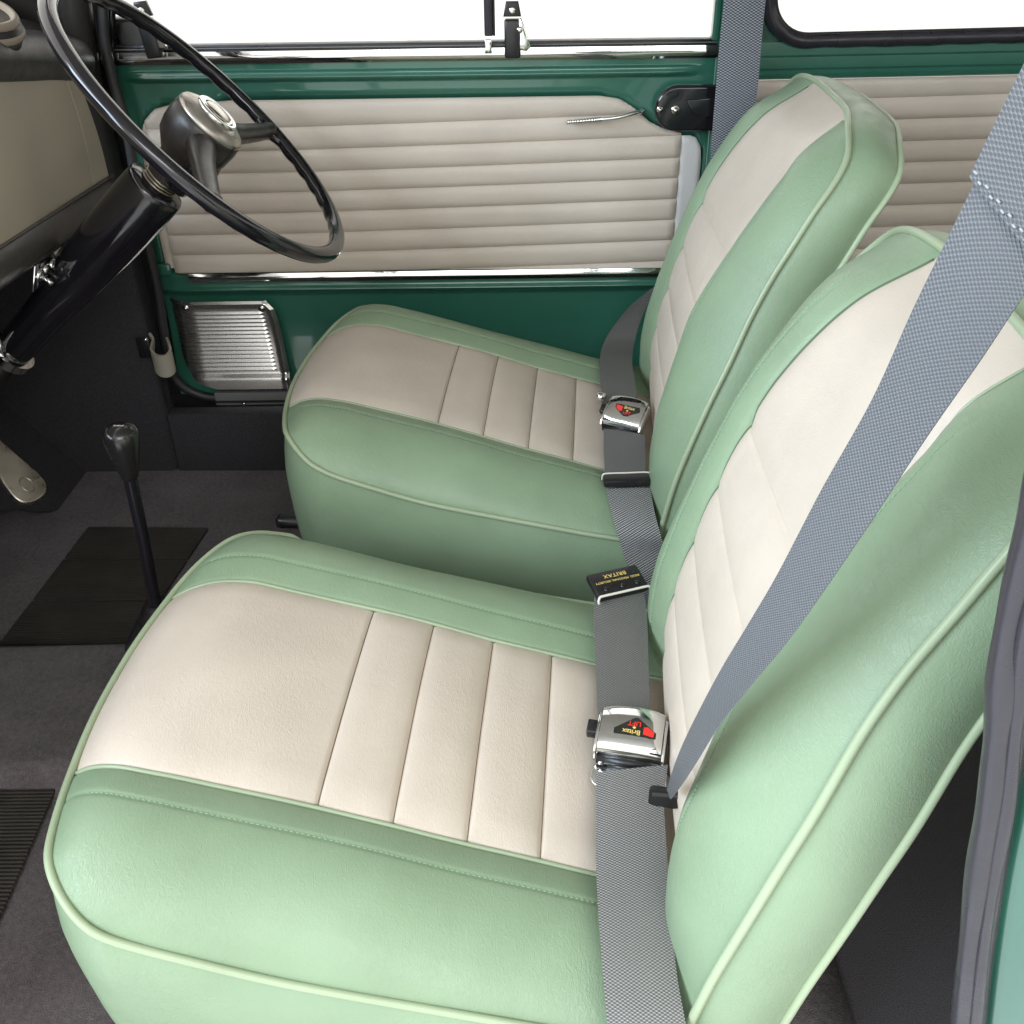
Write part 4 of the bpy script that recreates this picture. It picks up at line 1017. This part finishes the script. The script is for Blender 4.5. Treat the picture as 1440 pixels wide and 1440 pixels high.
# toggle switch plate under the lower roll
sp0 = at(66, 378, x=-.575); eA = dB/np.linalg.norm(dB); eN = np.array([.93, -.05, -.30]); eN -= eA*np.dot(eN, eA); eN /= np.linalg.norm(eN); eU = np.cross(eA, eN)
if eU[2] < 0: eU = -eU
sw = obj('switch_plate', *box(sp0, (.085, .034, .003), .002, (eA, eU, eN)), M['chrome'], dash, sharp=40)
for k, d in enumerate((-.026, -.006, .014)):
    q = sp0+eA*(-d)+eU*.0; o = obj('toggle_ring', *lathe(q, eN, [(.009, 0), (.009, .003), (.0065, .005), (.0045, .004), (.003, .0035)], 20), M['chrome'], sw)
    obj('toggle', *tube([q+eN*.002, q+eN*.012-eU*.004, q+eN*.017-eU*.007], [.0022, .0028, .0036], 12), M['satin_black'] if k else M['screw'], o)

# ================================================================== GEAR LEVER, PEDAL, MATS, TOEBOARD
lever = thing('gear_lever', 'slender black gear lever with round pear shaped knob standing between the mats', 'gear lever', at(218, 848, y=.92))
g0 = at(219, 852, y=.92); g1 = at(182, 668, y=.92); g2 = at(168, 606, y=.92)
obj('shaft', *tube(smoothpath([g0-np.array([0, 0, .02]), g0, (g0+g1)/2+np.array([.001, 0, 0]), g1, g1+(g2-g1)*.3], 6), .0072, 16), M['gloss_black'], lever)
ka = g2-g1; kl = np.linalg.norm(ka); ka /= kl
kn_ = obj('knob', *lathe(g1-ka*.004, ka, [(.0075, 0), (.0092, .002), (.0106, .008), (.0128, .018), (.0153, .030), (.0176, .042), (.0184, .049), (.0178, .055), (.0158, .0600), (.0118, .0628), (.0055, .0642), (.0003, .0644)], 32), plastic('worn_black', (.014, .013, .013), .22, 90, .5, .2), lever)
kt = g1-ka*.004+ka*.0646; e1_, e2_, _ = frame(ka)
lt = []
xh = np.array([1., 0, 0])-ka*ka[0]; xh /= np.linalg.norm(xh); yh = np.cross(ka, xh)
for (x_, y_) in ((-1, 1), (-1, -1), (0, 1), (0, -1), (1, 1)): lt.append(tube([kt+xh*x_*.0045+yh*0-ka*.0004, kt+xh*x_*.0045+yh*y_*.0058-ka*.0014], .0005, 5))
lt.append(tube([kt-xh*.0045-ka*.0004, kt+xh*.0045-ka*.0004], .0005, 5)); obj('gate_pattern', *join(*lt), wm, kn_)
obj('gaiter', *lathe(g0-np.array([0, 0, .014]), (0, 0, 1), [(.022, -.006), (.022, 0), (.0165, .004), (.0175, .007), (.0125, .010), (.0135, .013), (.009, .016)], 28), M['rubber'], lever)
gh = thing('gear_housing', 'low black rubber housing under the gear lever, mostly behind the near seat', 'housing', (g0[0]+.15, .92, -.93))
V, F = box((g0[0]+.17, .92, (g0[2]-.02-.895)/2-.0), (.40, .10, abs(-.895-(g0[2]-.02))), .008); obj('housing', V, F, M['rubber'], gh)

def mat_piece(pix, z, label):
    P = [at(a, b, z=z) for a, b in pix]; t = thing('rubber_mat', label, 'mat', P[0], 'ribbed rubber heel mats'); return P, t
zf = -.926
P, t = mat_piece([(125, 744), (293, 745), (185, 908), (0, 908)], zf, 'ribbed black rubber mat behind the gear lever')
def slab(parent, A, B, C, D, name='mat_panel'):
    """four corners: far left, far right, near right, near left"""
    V = [A, B, C, D]; V = [np.array(v) for v in V]; U = [v+np.array([0, 0, .004]) for v in V]
    VV = V+U; F = [(0, 1, 2, 3), (7, 6, 5, 4), (0, 4, 5, 1), (1, 5, 6, 2), (2, 6, 7, 3), (3, 7, 4, 0)]
    return obj(name, VV, F, M['ribbed'], parent, False)
def panels(t, A, B, C, D, cuts):
    A, B, C, D = [np.array(x) for x in (A, B, C, D)]
    for s0, s1 in cuts: slab(t, A+(D-A)*s0, B+(C-B)*s0, B+(C-B)*s1, A+(D-A)*s1)
panels(t, P[0], P[1], P[2], P[3], [(0, .29), (.312, .65), (.672, 1)])
xl = P[0]
P, t = mat_piece([(-60, 1092), (86, 1095), (2, 1290), (-220, 1290)], zf, 'ribbed black rubber mat in front of the near seat')
panels(t, P[0], P[1], P[2], P[3], [(0, .52), (.53, 1), (1.01, 1.4)])

# toeboard panel with rounded lower edge
px_toe = [(-40, 470), (60, 410), (150, 340), (205, 330), (214, 380), (224, 450), (226, 520), (222, 590), (205, 640), (160, 690), (115, 712), (70, 718), (30, 714), (-40, 695)]
n_ = np.array([.80, -.05, .60]); p0 = at(70, 718, z=-.922); pl_ = []
for a, b in px_toe:
    d = at(a, b, d=1.0); s_ = np.dot(p0, n_)/np.dot(d, n_); q = d*s_
    pl_.append(q)
# dense closed outline on an inclined plane, with thickness
ol = smoothpath(pl_, 4, True); ex_ = np.array([0, 1., 0]); ex_ = ex_-n_*np.dot(ex_, n_)/np.dot(n_, n_); ex_ /= np.linalg.norm(ex_); nh = n_/np.linalg.norm(n_); ey_ = np.cross(nh, ex_)
poly = [(np.dot(q-p0, ex_), np.dot(q-p0, ey_)) for q in ol]
toe = thing('toeboard', 'dark carpeted toeboard with rounded lower edge beyond the pedal', 'toeboard', p0)
obj('toe_carpet', *prism(poly, p0-nh*.008, ex_, ey_, nh, .008, .002), M['dark_carpet'], toe, sharp=40)

# pedal: bare worn metal pad on an arm
ped = thing('pedal', 'worn bare metal foot pedal at the left edge below the column', 'pedal', at(30, 670, y=1.12))
q0 = at(22, 668, d=1.22); n_p = np.array([.62, -.35, .70]); n_p /= np.linalg.norm(n_p); e1_ = at(60, 700, d=1.22)-at(0, 640, d=1.22); e1_ -= n_p*np.dot(e1_, n_p); e1_ /= np.linalg.norm(e1_); e2_ = np.cross(n_p, e1_)
pp_ = [(-.075, -.010), (-.045, -.013), (-.015, -.0175), (.010, -.0225), (.028, -.022), (.038, -.014), (.041, 0), (.037, .014), (.025, .021), (.008, .020), (-.012, .016), (-.04, .012), (-.075, .010)]
op = [(a, b) for a, b in [tuple(x) for x in smoothpath([(a, b, 0) for a, b in pp_], 4, False)] ] if False else [tuple(x[:2]) for x in smoothpath([(a, b, 0) for a, b in pp_], 4, True)]
worn = metal('worn_pedal_steel', (.36, .32, .27), .36)
pd_ = obj('pedal_pad', *prism(op, q0, e1_, e2_, n_p, .006, .0025), worn, ped, sharp=50)
obj('pad_emblem', *join(tube([q0+n_p*.0066+e1_*(.018+.010*math.cos(t))+e2_*.007*math.sin(t) for t in np.linspace(0, 2*math.pi, 24, endpoint=False)], .0007, 6, True)), worn, pd_)
obj('pedal_arm', *tube(smoothpath([q0-e1_*.06, q0-e1_*.10+np.array([-.01, 0, .03]), q0-e1_*.10+np.array([-.05, 0, .16])], 6), .008, 12), M['satin_black'], ped)
